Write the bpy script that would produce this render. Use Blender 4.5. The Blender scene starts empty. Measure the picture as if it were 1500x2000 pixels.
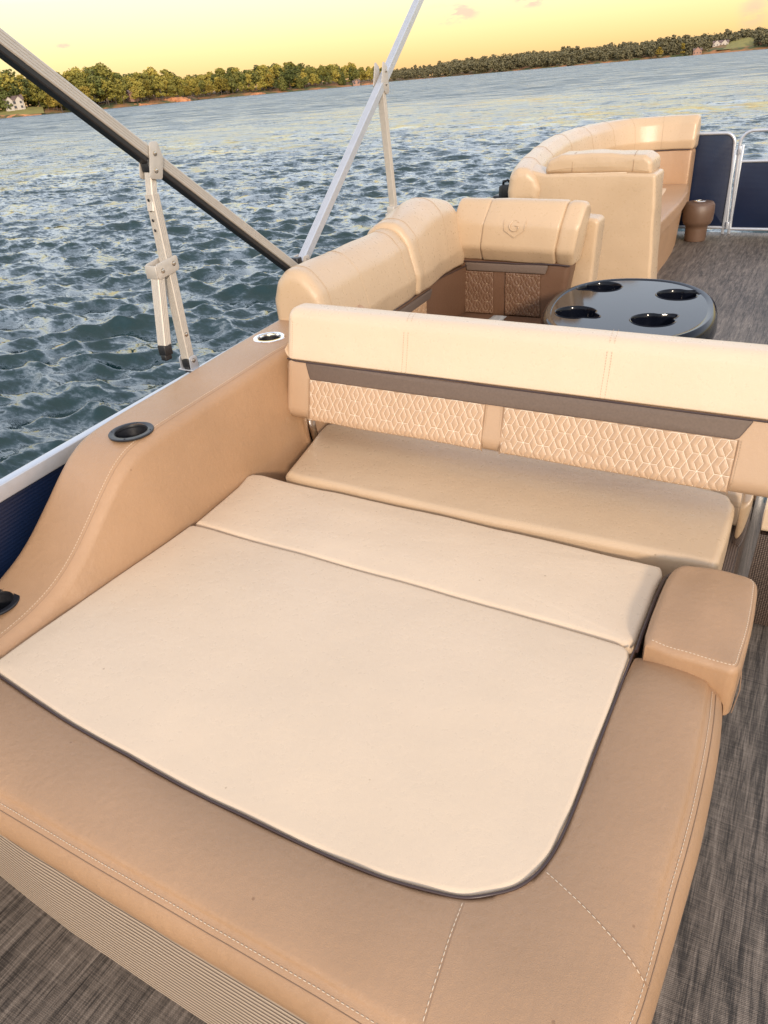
import bpy, math, random
import numpy as np
from mathutils import Vector, Matrix
random.seed(7)
RNG = np.random.default_rng(7)
sc = bpy.context.scene
COL = sc.collection

# ------------------------------------------------------------------ camera
cam_d = bpy.data.cameras.new('camera')
cam_d.sensor_fit = 'VERTICAL'; cam_d.sensor_height = 36; cam_d.lens = 1387 / 2000 * 36
cam_d.clip_start = 0.05; cam_d.clip_end = 30000
cam = bpy.data.objects.new('camera', cam_d); COL.objects.link(cam)
rr = Vector((0.866252, 0.493945, -0.075006)); uu = Vector((-0.201407, 0.482646, 0.852343)); ff = Vector((-0.457211, 0.723237, -0.517577))
m = Matrix(((rr.x, uu.x, -ff.x), (rr.y, uu.y, -ff.y), (rr.z, uu.z, -ff.z))).to_4x4()
m.translation = Vector((0, 0, 1.65))
cam.matrix_world = m
sc.camera = cam

# ------------------------------------------------------------------ light
SUN_EL, SUN_AZ = 20.0, -52.0           # the sun stands low behind the camera, to the right
sun_d = bpy.data.lights.new('sun', 'SUN'); sun_d.energy = 2.35; sun_d.angle = math.radians(5)
sun_d.color = (1.0, 0.84, 0.68)
sun = bpy.data.objects.new('sun', sun_d); COL.objects.link(sun)
sd = Vector((math.cos(math.radians(SUN_EL)) * math.cos(math.radians(SUN_AZ)), math.cos(math.radians(SUN_EL)) * math.sin(math.radians(SUN_AZ)), math.sin(math.radians(SUN_EL))))
sun.rotation_euler = sd.to_track_quat('Z', 'Y').to_euler()
sun.location = sd * 50

world = bpy.data.worlds.new('World'); sc.world = world; world.use_nodes = True
N = world.node_tree.nodes; L = world.node_tree.links; N.clear()
wo = N.new('ShaderNodeOutputWorld'); add = N.new('ShaderNodeAddShader')
b1 = N.new('ShaderNodeBackground'); b2 = N.new('ShaderNodeBackground')
sky = N.new('ShaderNodeTexSky'); sky.sky_type = 'NISHITA'; sky.sun_disc = False
sky.sun_elevation = math.radians(SUN_EL); sky.sun_rotation = math.radians(90 - SUN_AZ); sky.dust_density = 2.0
L.new(sky.outputs[0], b1.inputs[0]); b1.inputs[1].default_value = 0.05
tc = N.new('ShaderNodeTexCoord'); sep = N.new('ShaderNodeSeparateXYZ'); L.new(tc.outputs['Generated'], sep.inputs[0])
ramp = N.new('ShaderNodeValToRGB'); L.new(sep.outputs[2], ramp.inputs[0])
el = ramp.color_ramp.elements
stops = [(0.0, (0.90, 0.48, 0.16)), (0.022, (0.95, 0.60, 0.21)), (0.05, (0.96, 0.73, 0.29)), (0.098, (0.98, 0.87, 0.48)), (0.135, (1.12, 1.10, 1.02)),
         (0.22, (1.28, 1.34, 1.44)), (0.42, (1.02, 1.12, 1.30)), (0.70, (0.74, 0.80, 0.94)), (0.9, (0.84, 0.82, 0.84)), (1.0, (0.92, 0.84, 0.80))]
el[0].position = stops[0][0]; el[0].color = (*stops[0][1], 1)
el[1].position = stops[-1][0]; el[1].color = (*stops[-1][1], 1)
for p, c in stops[1:-1]:
    e = el.new(p); e.color = (*c, 1)
# faint pink cloud scraps: three places in the sky, broken up by noise
cl = N.new('ShaderNodeTexNoise'); cl.inputs['Scale'].default_value = 26; cl.inputs['Detail'].default_value = 6; cl.inputs['Roughness'].default_value = 0.6
mp = N.new('ShaderNodeMapping'); mp.inputs['Scale'].default_value = (1, 1, 3.2); L.new(tc.outputs['Generated'], mp.inputs[0]); L.new(mp.outputs[0], cl.inputs[0])
total = None
for (a, e_, sz, zs, amp) in ((115.0, 3.45, 0.045, 3.2, 2.4), (109.7, 3.75, 0.035, 3.5, 2.2), (104, 4.0, 0.03, 4, .6), (96.4, 2.0, 0.022, 0.8, .8), (140.2, 3.4, 0.012, 3, 1.8)):
    a = math.radians(a); e_ = math.radians(e_)
    sub = N.new('ShaderNodeVectorMath'); sub.operation = 'SUBTRACT'; sub.inputs[1].default_value = (math.cos(a) * math.cos(e_), math.sin(a) * math.cos(e_), math.sin(e_))
    L.new(tc.outputs['Generated'], sub.inputs[0])
    sc2 = N.new('ShaderNodeVectorMath'); sc2.operation = 'MULTIPLY'; sc2.inputs[1].default_value = (1, 1, zs); L.new(sub.outputs[0], sc2.inputs[0])
    ln = N.new('ShaderNodeVectorMath'); ln.operation = 'LENGTH'; L.new(sc2.outputs[0], ln.inputs[0])
    mr = N.new('ShaderNodeMapRange'); mr.interpolation_type = 'SMOOTHSTEP'; mr.inputs[1].default_value = sz; mr.inputs[2].default_value = 0; mr.inputs[3].default_value = 0; mr.inputs[4].default_value = amp
    L.new(ln.outputs['Value'], mr.inputs[0])
    if total is None: total = mr
    else:
        mx = N.new('ShaderNodeMath'); mx.operation = 'MAXIMUM'; L.new(total.outputs[0], mx.inputs[0]); L.new(mr.outputs[0], mx.inputs[1]); total = mx
cm = N.new('ShaderNodeMapRange'); cm.inputs[1].default_value = 0.40; cm.inputs[2].default_value = 0.56; L.new(cl.outputs[0], cm.inputs[0])
mu = N.new('ShaderNodeMath'); mu.operation = 'MULTIPLY'; mu.use_clamp = True; L.new(cm.outputs[0], mu.inputs[0]); L.new(total.outputs[0], mu.inputs[1])
cmix = N.new('ShaderNodeMixRGB'); cmix.inputs[2].default_value = (0.86, 0.46, 0.30, 1)
L.new(mu.outputs[0], cmix.inputs[0]); L.new(ramp.outputs[0], cmix.inputs[1])
L.new(cmix.outputs[0], b2.inputs[0]); b2.inputs[1].default_value = 0.90
L.new(b1.outputs[0], add.inputs[0]); L.new(b2.outputs[0], add.inputs[1]); L.new(add.outputs[0], wo.inputs[0])

sc.view_settings.view_transform = 'Standard'; sc.view_settings.look = 'None'
sc.view_settings.exposure = 0.22; sc.view_settings.gamma = 1.0

# ------------------------------------------------------------------ materials
def mat(name):
    mt = bpy.data.materials.new(name); mt.use_nodes = True
    n = mt.node_tree.nodes; l = mt.node_tree.links
    return mt, n, l, n['Principled BSDF']

def simple(name, col, rough=0.5, metal=0.0, coat=0.0, var=0.0, vscale=20, spec=0.5):
    mt, n, l, b = mat(name)
    b.inputs['Base Color'].default_value = (*col, 1); b.inputs['Roughness'].default_value = rough
    b.inputs['Metallic'].default_value = metal; b.inputs['Coat Weight'].default_value = coat
    b.inputs['Specular IOR Level'].default_value = spec
    if var:
        t = n.new('ShaderNodeTexCoord'); no = n.new('ShaderNodeTexNoise'); no.inputs['Scale'].default_value = vscale; no.inputs['Detail'].default_value = 5
        l.new(t.outputs['Object'], no.inputs[0])
        r = n.new('ShaderNodeValToRGB'); l.new(no.outputs[0], r.inputs[0])
        r.color_ramp.elements[0].position = .3; r.color_ramp.elements[1].position = .7
        r.color_ramp.elements[0].color = (*[c * (1 - var) for c in col], 1); r.color_ramp.elements[1].color = (*[min(1, c * (1 + var)) for c in col], 1)
        l.new(r.outputs[0], b.inputs['Base Color'])
        rm = n.new('ShaderNodeMapRange'); rm.inputs[3].default_value = rough * .8; rm.inputs[4].default_value = min(1, rough * 1.25); l.new(no.outputs[0], rm.inputs[0]); l.new(rm.outputs[0], b.inputs['Roughness'])
    return mt

def vinyl(name, col, rough=0.42, grain=1.0, wear=0.06):
    """marine vinyl: leather grain bump, faint mottling and scuffs"""
    mt, n, l, b = mat(name)
    t = n.new('ShaderNodeTexCoord')
    big = n.new('ShaderNodeTexNoise'); big.inputs['Scale'].default_value = 3.5; big.inputs['Detail'].default_value = 4; l.new(t.outputs['Object'], big.inputs[0])
    r = n.new('ShaderNodeValToRGB'); l.new(big.outputs[0], r.inputs[0])
    r.color_ramp.elements[0].position = .3; r.color_ramp.elements[1].position = .72
    r.color_ramp.elements[0].color = (*[c * (1 - wear) for c in col], 1)
    r.color_ramp.elements[1].color = (col[0] * (1 + wear * .4), col[1] * (1 + wear * .4), col[2] * (1 + wear * .5), 1)
    # specks of dirt
    sp = n.new('ShaderNodeTexVoronoi'); sp.inputs['Scale'].default_value = 9; l.new(t.outputs['Object'], sp.inputs[0])
    sm = n.new('ShaderNodeMapRange'); sm.inputs[1].default_value = 0.018; sm.inputs[2].default_value = 0.03; sm.inputs[3].default_value = 0.55; sm.inputs[4].default_value = 0; l.new(sp.outputs[0], sm.inputs[0])
    mx = n.new('ShaderNodeMixRGB'); mx.inputs[2].default_value = (col[0] * .45, col[1] * .38, col[2] * .3, 1); l.new(sm.outputs[0], mx.inputs[0]); l.new(r.outputs[0], mx.inputs[1])
    l.new(mx.outputs[0], b.inputs['Base Color'])
    fine = n.new('ShaderNodeTexVoronoi'); fine.feature = 'DISTANCE_TO_EDGE'; fine.inputs['Scale'].default_value = 330
    wv = n.new('ShaderNodeTexNoise'); wv.inputs['Scale'].default_value = 60; wv.inputs['Detail'].default_value = 5; l.new(t.outputs['Object'], wv.inputs[0])
    dm = n.new('ShaderNodeMixRGB'); dm.blend_type = 'ADD'; dm.inputs[0].default_value = 0.03; l.new(t.outputs['Object'], dm.inputs[1]); l.new(wv.outputs['Color'], dm.inputs[2]); l.new(dm.outputs[0], fine.inputs[0])
    fm = n.new('ShaderNodeMapRange'); fm.inputs[1].default_value = 0; fm.inputs[2].default_value = .25; l.new(fine.outputs[0], fm.inputs[0])
    bp = n.new('ShaderNodeBump'); bp.inputs['Strength'].default_value = 0.40 * grain; bp.inputs['Distance'].default_value = 0.0006; l.new(fm.outputs[0], bp.inputs['Height'])
    bp2 = n.new('ShaderNodeBump'); bp2.inputs['Strength'].default_value = 0.7 * grain; bp2.inputs['Distance'].default_value = 0.0014; l.new(wv.outputs[0], bp2.inputs['Height']); l.new(bp.outputs[0], bp2.inputs['Normal'])
    bp3 = n.new('ShaderNodeBump'); bp3.inputs['Strength'].default_value = 0.5; bp3.inputs['Distance'].default_value = 0.006
    soft = n.new('ShaderNodeTexNoise'); soft.inputs['Scale'].default_value = 6; soft.inputs['Detail'].default_value = 2; l.new(t.outputs['Object'], soft.inputs[0]); l.new(soft.outputs[0], bp3.inputs['Height']); l.new(bp2.outputs[0], bp3.inputs['Normal'])
    l.new(bp3.outputs[0], b.inputs['Normal'])
    rm = n.new('ShaderNodeMapRange'); rm.inputs[3].default_value = rough * .85; rm.inputs[4].default_value = rough * 1.2; l.new(wv.outputs[0], rm.inputs[0]); l.new(rm.outputs[0], b.inputs['Roughness'])
    b.inputs['Specular IOR Level'].default_value = 0.5
    return mt

M = {}
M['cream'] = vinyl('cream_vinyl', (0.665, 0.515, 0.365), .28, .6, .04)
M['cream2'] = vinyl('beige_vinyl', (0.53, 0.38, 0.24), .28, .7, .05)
M['tan'] = vinyl('tan_vinyl', (0.41, 0.245, 0.135), .31, 1.2, .10)
M['tan2'] = vinyl('light_tan_vinyl', (0.47, 0.315, 0.20), .36, .8, .05)
M['brown'] = vinyl('brown_vinyl', (0.14, 0.072, 0.040), .42, .8, .06)
M['band'] = simple('taupe_band_fabric', (0.135, 0.095, 0.072), .6, var=.12, vscale=150)
M['piping'] = simple('dark_piping', (0.045, 0.026, 0.024), .4)
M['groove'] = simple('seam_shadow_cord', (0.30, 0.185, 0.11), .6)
M['dbrown'] = vinyl('dark_brown_vinyl', (0.115, 0.066, 0.042), .42, .8, .06)
M['thread'] = simple('cream_thread', (0.66, 0.54, 0.40), .7)
M['thread3'] = simple('pale_quilting_thread', (0.80, 0.70, 0.56), .7)
M['thread2'] = simple('tan_thread', (0.42, 0.30, 0.19), .7)
M['chrome'] = simple('polished_steel', (0.82, 0.80, 0.78), .08, 1.0)
M['alu'] = simple('brushed_aluminium', (0.52, 0.475, 0.42), .5, 0.4, var=.04, vscale=60)
M['alub'] = simple('bright_anodised_aluminium', (0.50, 0.52, 0.56), .32, 0.5, var=.03, vscale=40)
M['black'] = simple('black_plastic', (0.012, 0.012, 0.014), .38, var=.2, vscale=90)
M['gloss'] = simple('gloss_black_gelcoat', (0.004, 0.005, 0.009), .08, coat=.0, var=.2, vscale=12, spec=.18)
M['screw'] = simple('stainless_screw', (0.55, 0.5, 0.45), .18, 1.0)
M['grey'] = simple('grey_webbing', (0.35, 0.34, 0.32), .7, var=.1, vscale=200)
M['roof'] = simple('grey_shingle', (0.16, 0.11, 0.10), .8, var=.3, vscale=3)
M['white_wall'] = simple('white_siding', (0.50, 0.44, 0.37), .7, var=.05, vscale=1)
M['pink_wall'] = simple('faded_red_boards', (0.36, 0.20, 0.14), .7, var=.1, vscale=1)
M['glass'] = simple('window_glass', (0.05, 0.06, 0.08), .1)
M['trunk'] = simple('bark', (0.10, 0.075, 0.055), .9, var=.3, vscale=2)

def mat_navy():
    mt, n, l, b = mat('navy_panel'); b.inputs['Roughness'].default_value = .38
    t = n.new('ShaderNodeTexCoord'); w = n.new('ShaderNodeTexWave'); w.bands_direction = 'Z'; w.inputs['Scale'].default_value = 28; w.inputs['Distortion'].default_value = .1
    l.new(t.outputs['Object'], w.inputs[0])
    no = n.new('ShaderNodeTexNoise'); no.inputs['Scale'].default_value = 5; l.new(t.outputs['Object'], no.inputs[0])
    r = n.new('ShaderNodeValToRGB'); l.new(no.outputs[0], r.inputs[0]); r.color_ramp.elements[0].color = (0.0025, 0.007, 0.026, 1); r.color_ramp.elements[1].color = (0.005, 0.014, 0.045, 1); l.new(r.outputs[0], b.inputs['Base Color'])
    bp = n.new('ShaderNodeBump'); bp.inputs['Strength'].default_value = .25; bp.inputs['Distance'].default_value = .002; l.new(w.outputs[0], bp.inputs['Height']); l.new(bp.outputs[0], b.inputs['Normal'])
    return mt
M['navy'] = mat_navy()

def mat_ribbed():
    """ribbed skirt vinyl: fine horizontal grooves"""
    mt, n, l, b = mat('ribbed_skirt_vinyl'); b.inputs['Roughness'].default_value = .5
    t = n.new('ShaderNodeTexCoord'); s = n.new('ShaderNodeSeparateXYZ'); l.new(t.outputs['Object'], s.inputs[0])
    mth = n.new('ShaderNodeMath'); mth.operation = 'MULTIPLY'; mth.inputs[1].default_value = 2 * math.pi / 0.0165; l.new(s.outputs[2], mth.inputs[0])
    si = n.new('ShaderNodeMath'); si.operation = 'SINE'; l.new(mth.outputs[0], si.inputs[0])
    r = n.new('ShaderNodeValToRGB'); mr = n.new('ShaderNodeMapRange'); mr.inputs[1].default_value = -1; l.new(si.outputs[0], mr.inputs[0]); l.new(mr.outputs[0], r.inputs[0])
    r.color_ramp.elements[0].color = (0.11, 0.08, 0.062, 1); r.color_ramp.elements[0].position = .12
    r.color_ramp.elements[1].color = (0.46, 0.36, 0.27, 1); r.color_ramp.elements[1].position = .42
    l.new(r.outputs[0], b.inputs['Base Color'])
    bp = n.new('ShaderNodeBump'); bp.inputs['Strength'].default_value = .8; bp.inputs['Distance'].default_value = .003; l.new(mr.outputs[0], bp.inputs['Height']); l.new(bp.outputs[0], b.inputs['Normal'])
    return mt
M['ribbed'] = mat_ribbed()

def mat_mesh():
    mt, n, l, b = mat('woven_brown_mesh'); b.inputs['Roughness'].default_value = .45
    t = n.new('ShaderNodeTexCoord')
    ck = n.new('ShaderNodeTexVoronoi'); ck.inputs['Scale'].default_value = 150; ck.inputs['Randomness'].default_value = .15; l.new(t.outputs['Object'], ck.inputs[0])
    r = n.new('ShaderNodeValToRGB'); l.new(ck.outputs[0], r.inputs[0]); r.color_ramp.elements[0].color = (0.20, 0.14, 0.11, 1); r.color_ramp.elements[1].color = (0.012, 0.007, 0.006, 1); r.color_ramp.elements[1].position = .55
    l.new(r.outputs[0], b.inputs['Base Color'])
    bp = n.new('ShaderNodeBump'); bp.inputs['Strength'].default_value = .8; bp.inputs['Distance'].default_value = .003; bp.invert = True; l.new(ck.outputs[0], bp.inputs['Height']); l.new(bp.outputs[0], b.inputs['Normal'])
    return mt
M['mesh'] = mat_mesh()

def mat_deck():
    mt, n, l, b = mat('woven_vinyl_deck')
    t = n.new('ShaderNodeTexCoord')
    def noise(sx, sy, sz, scale, detail, rough=.6, dist=0):
        mp_ = n.new('ShaderNodeMapping'); mp_.inputs['Scale'].default_value = (sx, sy, sz); l.new(t.outputs['Object'], mp_.inputs[0])
        o = n.new('ShaderNodeTexNoise'); o.inputs['Scale'].default_value = scale; o.inputs['Detail'].default_value = detail; o.inputs['Roughness'].default_value = rough; o.inputs['Distortion'].default_value = dist
        l.new(mp_.outputs[0], o.inputs[0]); return o
    a = noise(22, 1.6, 1, 2.2, 8, .72, 1.0)      # long wood streaks along the boat
    c = noise(260, 9, 1, 1.0, 4, .7)             # thread streaks
    d = noise(9, 240, 1, 1.0, 3, .7)             # cross threads
    g = noise(1, 1, 1, 1.3, 3)                   # blotches
    def math_(op, x, y):
        o = n.new('ShaderNodeMath'); o.operation = op
        for i, v in enumerate((x, y)):
            if isinstance(v, (int, float)): o.inputs[i].default_value = v
            else: l.new(v, o.inputs[i])
        return o.outputs[0]
    s = math_('ADD', math_('MULTIPLY', a.outputs[0], .50), math_('MULTIPLY', c.outputs[0], .34))
    s = math_('ADD', s, math_('MULTIPLY', d.outputs[0], .22))
    s = math_('ADD', s, math_('MULTIPLY', g.outputs[0], .10))
    # plank joints across the boat
    br = n.new('ShaderNodeTexBrick'); br.inputs['Scale'].default_value = 1; br.inputs['Mortar Size'].default_value = .0025; br.inputs['Brick Width'].default_value = 1.25; br.inputs['Row Height'].default_value = .155
    br.inputs['Color1'].default_value = (.45, .45, .45, 1); br.inputs['Color2'].default_value = (.60, .60, .60, 1); br.inputs['Mortar'].default_value = (.3, .3, .3, 1)
    mp2 = n.new('ShaderNodeMapping'); mp2.inputs['Rotation'].default_value = (0, 0, math.radians(90)); l.new(t.outputs['Object'], mp2.inputs[0]); l.new(mp2.outputs[0], br.inputs[0])
    s = math_('ADD', s, math_('MULTIPLY', br.outputs[0], .22))
    r = n.new('ShaderNodeValToRGB'); l.new(s, r.inputs[0])
    e = r.color_ramp.elements; e[0].position = .52; e[0].color = (0.012, 0.010, 0.009, 1); e[1].position = .86; e[1].color = (0.40, 0.335, 0.275, 1)
    q = e.new(.64); q.color = (0.070, 0.058, 0.048, 1); q = e.new(.74); q.color = (0.215, 0.175, 0.142, 1)
    # weave cells
    sp = n.new('ShaderNodeSeparateXYZ'); l.new(t.outputs['Object'], sp.inputs[0])
    wx = math_('SINE', math_('MULTIPLY', sp.outputs[0], 2 * math.pi / .0048), 0)
    wy = math_('SINE', math_('MULTIPLY', sp.outputs[1], 2 * math.pi / .0048), 0)
    w = math_('ADD', math_('MULTIPLY', math_('MULTIPLY', wx, wy), .5), .5)
    mxx = n.new('ShaderNodeMixRGB'); mxx.blend_type = 'MULTIPLY'; mxx.inputs[0].default_value = .45; l.new(r.outputs[0], mxx.inputs[1]); l.new(w, mxx.inputs[2])
    l.new(mxx.outputs[0], b.inputs['Base Color'])
    bp = n.new('ShaderNodeBump'); bp.inputs['Strength'].default_value = .5; bp.inputs['Distance'].default_value = .0012; l.new(w, bp.inputs['Height']); l.new(bp.outputs[0], b.inputs['Normal'])
    b.inputs['Roughness'].default_value = .5; b.inputs['Specular IOR Level'].default_value = .35
    return mt
M['deck'] = mat_deck()

def mat_water():
    mt, n, l, b = mat('lake_water')
    b.inputs['Base Color'].default_value = (0.009, 0.028, 0.030, 1); b.inputs['Roughness'].default_value = .04; b.inputs['IOR'].default_value = 1.75
    b.inputs['Specular IOR Level'].default_value = .5
    t = n.new('ShaderNodeTexCoord')
    ge = n.new('ShaderNodeNewGeometry')
    def layer(scale, stretch, detail, k, rot):
        mp_ = n.new('ShaderNodeMapping'); mp_.vector_type = 'TEXTURE' if False else 'POINT'; mp_.inputs['Rotation'].default_value = (0, 0, math.radians(rot)); mp_.inputs['Scale'].default_value = (stretch, 1, 1); l.new(t.outputs['Object'], mp_.inputs[0])
        o = n.new('ShaderNodeTexNoise'); o.inputs['Scale'].default_value = scale; o.inputs['Detail'].default_value = detail; o.inputs['Roughness'].default_value = .6; o.inputs['Distortion'].default_value = .5; l.new(mp_.outputs[0], o.inputs[0])
        s1 = n.new('ShaderNodeVectorMath'); s1.operation = 'SUBTRACT'; s1.inputs[1].default_value = (.5, .5, .5); l.new(o.outputs['Color'], s1.inputs[0])
        s2 = n.new('ShaderNodeVectorMath'); s2.operation = 'MULTIPLY'; s2.inputs[1].default_value = (k, k, 0); l.new(s1.outputs[0], s2.inputs[0]); return s2.outputs[0]
    b.inputs['Specular Tint'].default_value = (0.84, 0.94, 1.0, 1)
    tot = ge.outputs['Normal']
    gust = n.new('ShaderNodeTexNoise'); gust.inputs['Scale'].default_value = .09; gust.inputs['Detail'].default_value = 6; gmp = n.new('ShaderNodeMapping'); gmp.inputs['Rotation'].default_value = (0, 0, math.radians(-25)); gmp.inputs['Scale'].default_value = (.4, 1, 1); l.new(t.outputs['Object'], gmp.inputs[0]); l.new(gmp.outputs[0], gust.inputs[0])
    gm = n.new('ShaderNodeMapRange'); gm.inputs[1].default_value = .35; gm.inputs[2].default_value = .65; gm.inputs[3].default_value = .85; gm.inputs[4].default_value = 1.3; l.new(gust.outputs[0], gm.inputs[0])
    acc = None
    for args in ((26.0, .5, 3, .75, -22), (8.0, .42, 5, 1.35, -22), (1.6, .4, 4, .85, -15), (.22, .35, 4, .55, -28), (.045, .25, 6, .75, -24)):
        v = layer(*args)
        if acc is None: acc = v
        else:
            ad = n.new('ShaderNodeVectorMath'); ad.operation = 'ADD'; l.new(acc, ad.inputs[0]); l.new(v, ad.inputs[1]); acc = ad.outputs[0]
    pl = n.new('ShaderNodeVectorMath'); pl.operation = 'LENGTH'; l.new(ge.outputs['Position'], pl.inputs[0])
    pm = n.new('ShaderNodeMapRange'); pm.inputs[1].default_value = 10; pm.inputs[2].default_value = 60; pm.inputs[3].default_value = 1; pm.inputs[4].default_value = 1.25; l.new(pl.outputs['Value'], pm.inputs[0])
    # beyond a few tens of metres the ripples are finer than the mesh and the texture: they become roughness
    rf = n.new('ShaderNodeMapRange'); rf.interpolation_type = 'SMOOTHSTEP'; rf.inputs[1].default_value = 8; rf.inputs[2].default_value = 120; rf.inputs[3].default_value = .05; rf.inputs[4].default_value = .43; l.new(pl.outputs['Value'], rf.inputs[0])
    st = n.new('ShaderNodeTexNoise'); st.inputs['Scale'].default_value = .5; st.inputs['Detail'].default_value = 8; st.inputs['Roughness'].default_value = .72; l.new(gmp.outputs[0], st.inputs[0])
    io = n.new('ShaderNodeMapRange'); io.inputs[1].default_value = 5; io.inputs[2].default_value = 60; io.inputs[3].default_value = 1.45; io.inputs[4].default_value = 1.9; l.new(pl.outputs['Value'], io.inputs[0]); l.new(io.outputs[0], b.inputs['IOR'])
    sm_ = n.new('ShaderNodeMapRange'); sm_.inputs[1].default_value = .38; sm_.inputs[2].default_value = .62; sm_.inputs[3].default_value = .30; sm_.inputs[4].default_value = 1.5; l.new(st.outputs[0], sm_.inputs[0])
    rr2 = n.new('ShaderNodeMath'); rr2.operation = 'MULTIPLY'; rr2.use_clamp = True; l.new(rf.outputs[0], rr2.inputs[0]); l.new(sm_.outputs[0], rr2.inputs[1]); l.new(rr2.outputs[0], b.inputs['Roughness'])
    gp = n.new('ShaderNodeMath'); gp.operation = 'MULTIPLY'; l.new(gm.outputs[0], gp.inputs[0]); l.new(pm.outputs[0], gp.inputs[1])
    sc_ = n.new('ShaderNodeVectorMath'); sc_.operation = 'SCALE'; l.new(acc, sc_.inputs[0]); l.new(gp.outputs[0], sc_.inputs['Scale'])
    ad = n.new('ShaderNodeVectorMath'); ad.operation = 'ADD'; l.new(tot, ad.inputs[0]); l.new(sc_.outputs[0], ad.inputs[1])
    nz = n.new('ShaderNodeVectorMath'); nz.operation = 'NORMALIZE'; l.new(ad.outputs[0], nz.inputs[0]); l.new(nz.outputs[0], b.inputs['Normal'])
    return mt
M['water'] = mat_water()

def mat_leaf(name, c1, c2, c3):
    mt, n, l, b = mat(name)
    t = n.new('ShaderNodeTexCoord'); oi = n.new('ShaderNodeObjectInfo'); ge = n.new('ShaderNodeNewGeometry')
    no = n.new('ShaderNodeTexNoise'); no.inputs['Scale'].default_value = .28; no.inputs['Detail'].default_value = 3; l.new(ge.outputs['Position'], no.inputs[0])
    m1 = n.new('ShaderNodeMath'); m1.operation = 'MULTIPLY_ADD'; l.new(ge.outputs['Random Per Island'], m1.inputs[0]); m1.inputs[1].default_value = .45; l.new(oi.outputs['Random'], m1.inputs[2])
    m2 = n.new('ShaderNodeMath'); m2.operation = 'MULTIPLY_ADD'; l.new(no.outputs[0], m2.inputs[0]); m2.inputs[1].default_value = .8; l.new(m1.outputs[0], m2.inputs[2])
    mr = n.new('ShaderNodeMapRange'); mr.inputs[1].default_value = .25; mr.inputs[2].default_value = 1.9; l.new(m2.outputs[0], mr.inputs[0])
    r = n.new('ShaderNodeValToRGB'); l.new(mr.outputs[0], r.inputs[0]); e = r.color_ramp.elements
    e[0].color = (*c1, 1); e[1].color = (*c3, 1); q = e.new(.55); q.color = (*c2, 1)
    l.new(r.outputs[0], b.inputs['Base Color']); b.inputs['Roughness'].default_value = .7; b.inputs['Specular IOR Level'].default_value = .2
    return mt
M['leaf'] = mat_leaf('green_leaves', (0.10, 0.10, 0.022), (0.26, 0.225, 0.045), (0.46, 0.34, 0.065))
M['leafd'] = mat_leaf('dark_leaves', (0.04, 0.05, 0.016), (0.11, 0.12, 0.03), (0.24, 0.21, 0.05))
M['leafy'] = mat_leaf('yellow_leaves', (0.14, 0.12, 0.02), (0.24, 0.18, 0.03), (0.34, 0.22, 0.04))

def mat_land():
    mt, n, l, b = mat('bank_grass_and_clay')
    ge = n.new('ShaderNodeNewGeometry'); no = n.new('ShaderNodeTexNoise'); no.inputs['Scale'].default_value = .06; no.inputs['Detail'].default_value = 5; l.new(ge.outputs['Position'], no.inputs[0])
    r = n.new('ShaderNodeValToRGB'); l.new(no.outputs[0], r.inputs[0]); e = r.color_ramp.elements
    e[0].position = .42; e[0].color = (0.075, 0.085, 0.025, 1); e[1].position = .6; e[1].color = (0.34, 0.15, 0.06, 1)
    l.new(r.outputs[0], b.inputs['Base Color']); b.inputs['Roughness'].default_value = .95
    return mt
M['land'] = mat_land()
M['clay'] = simple('orange_clay', (0.50, 0.21, 0.085), .95, var=.3, vscale=.3)
M['lawn'] = simple('lawn', (0.22, 0.19, 0.05), .95, var=.2, vscale=.2)

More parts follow.
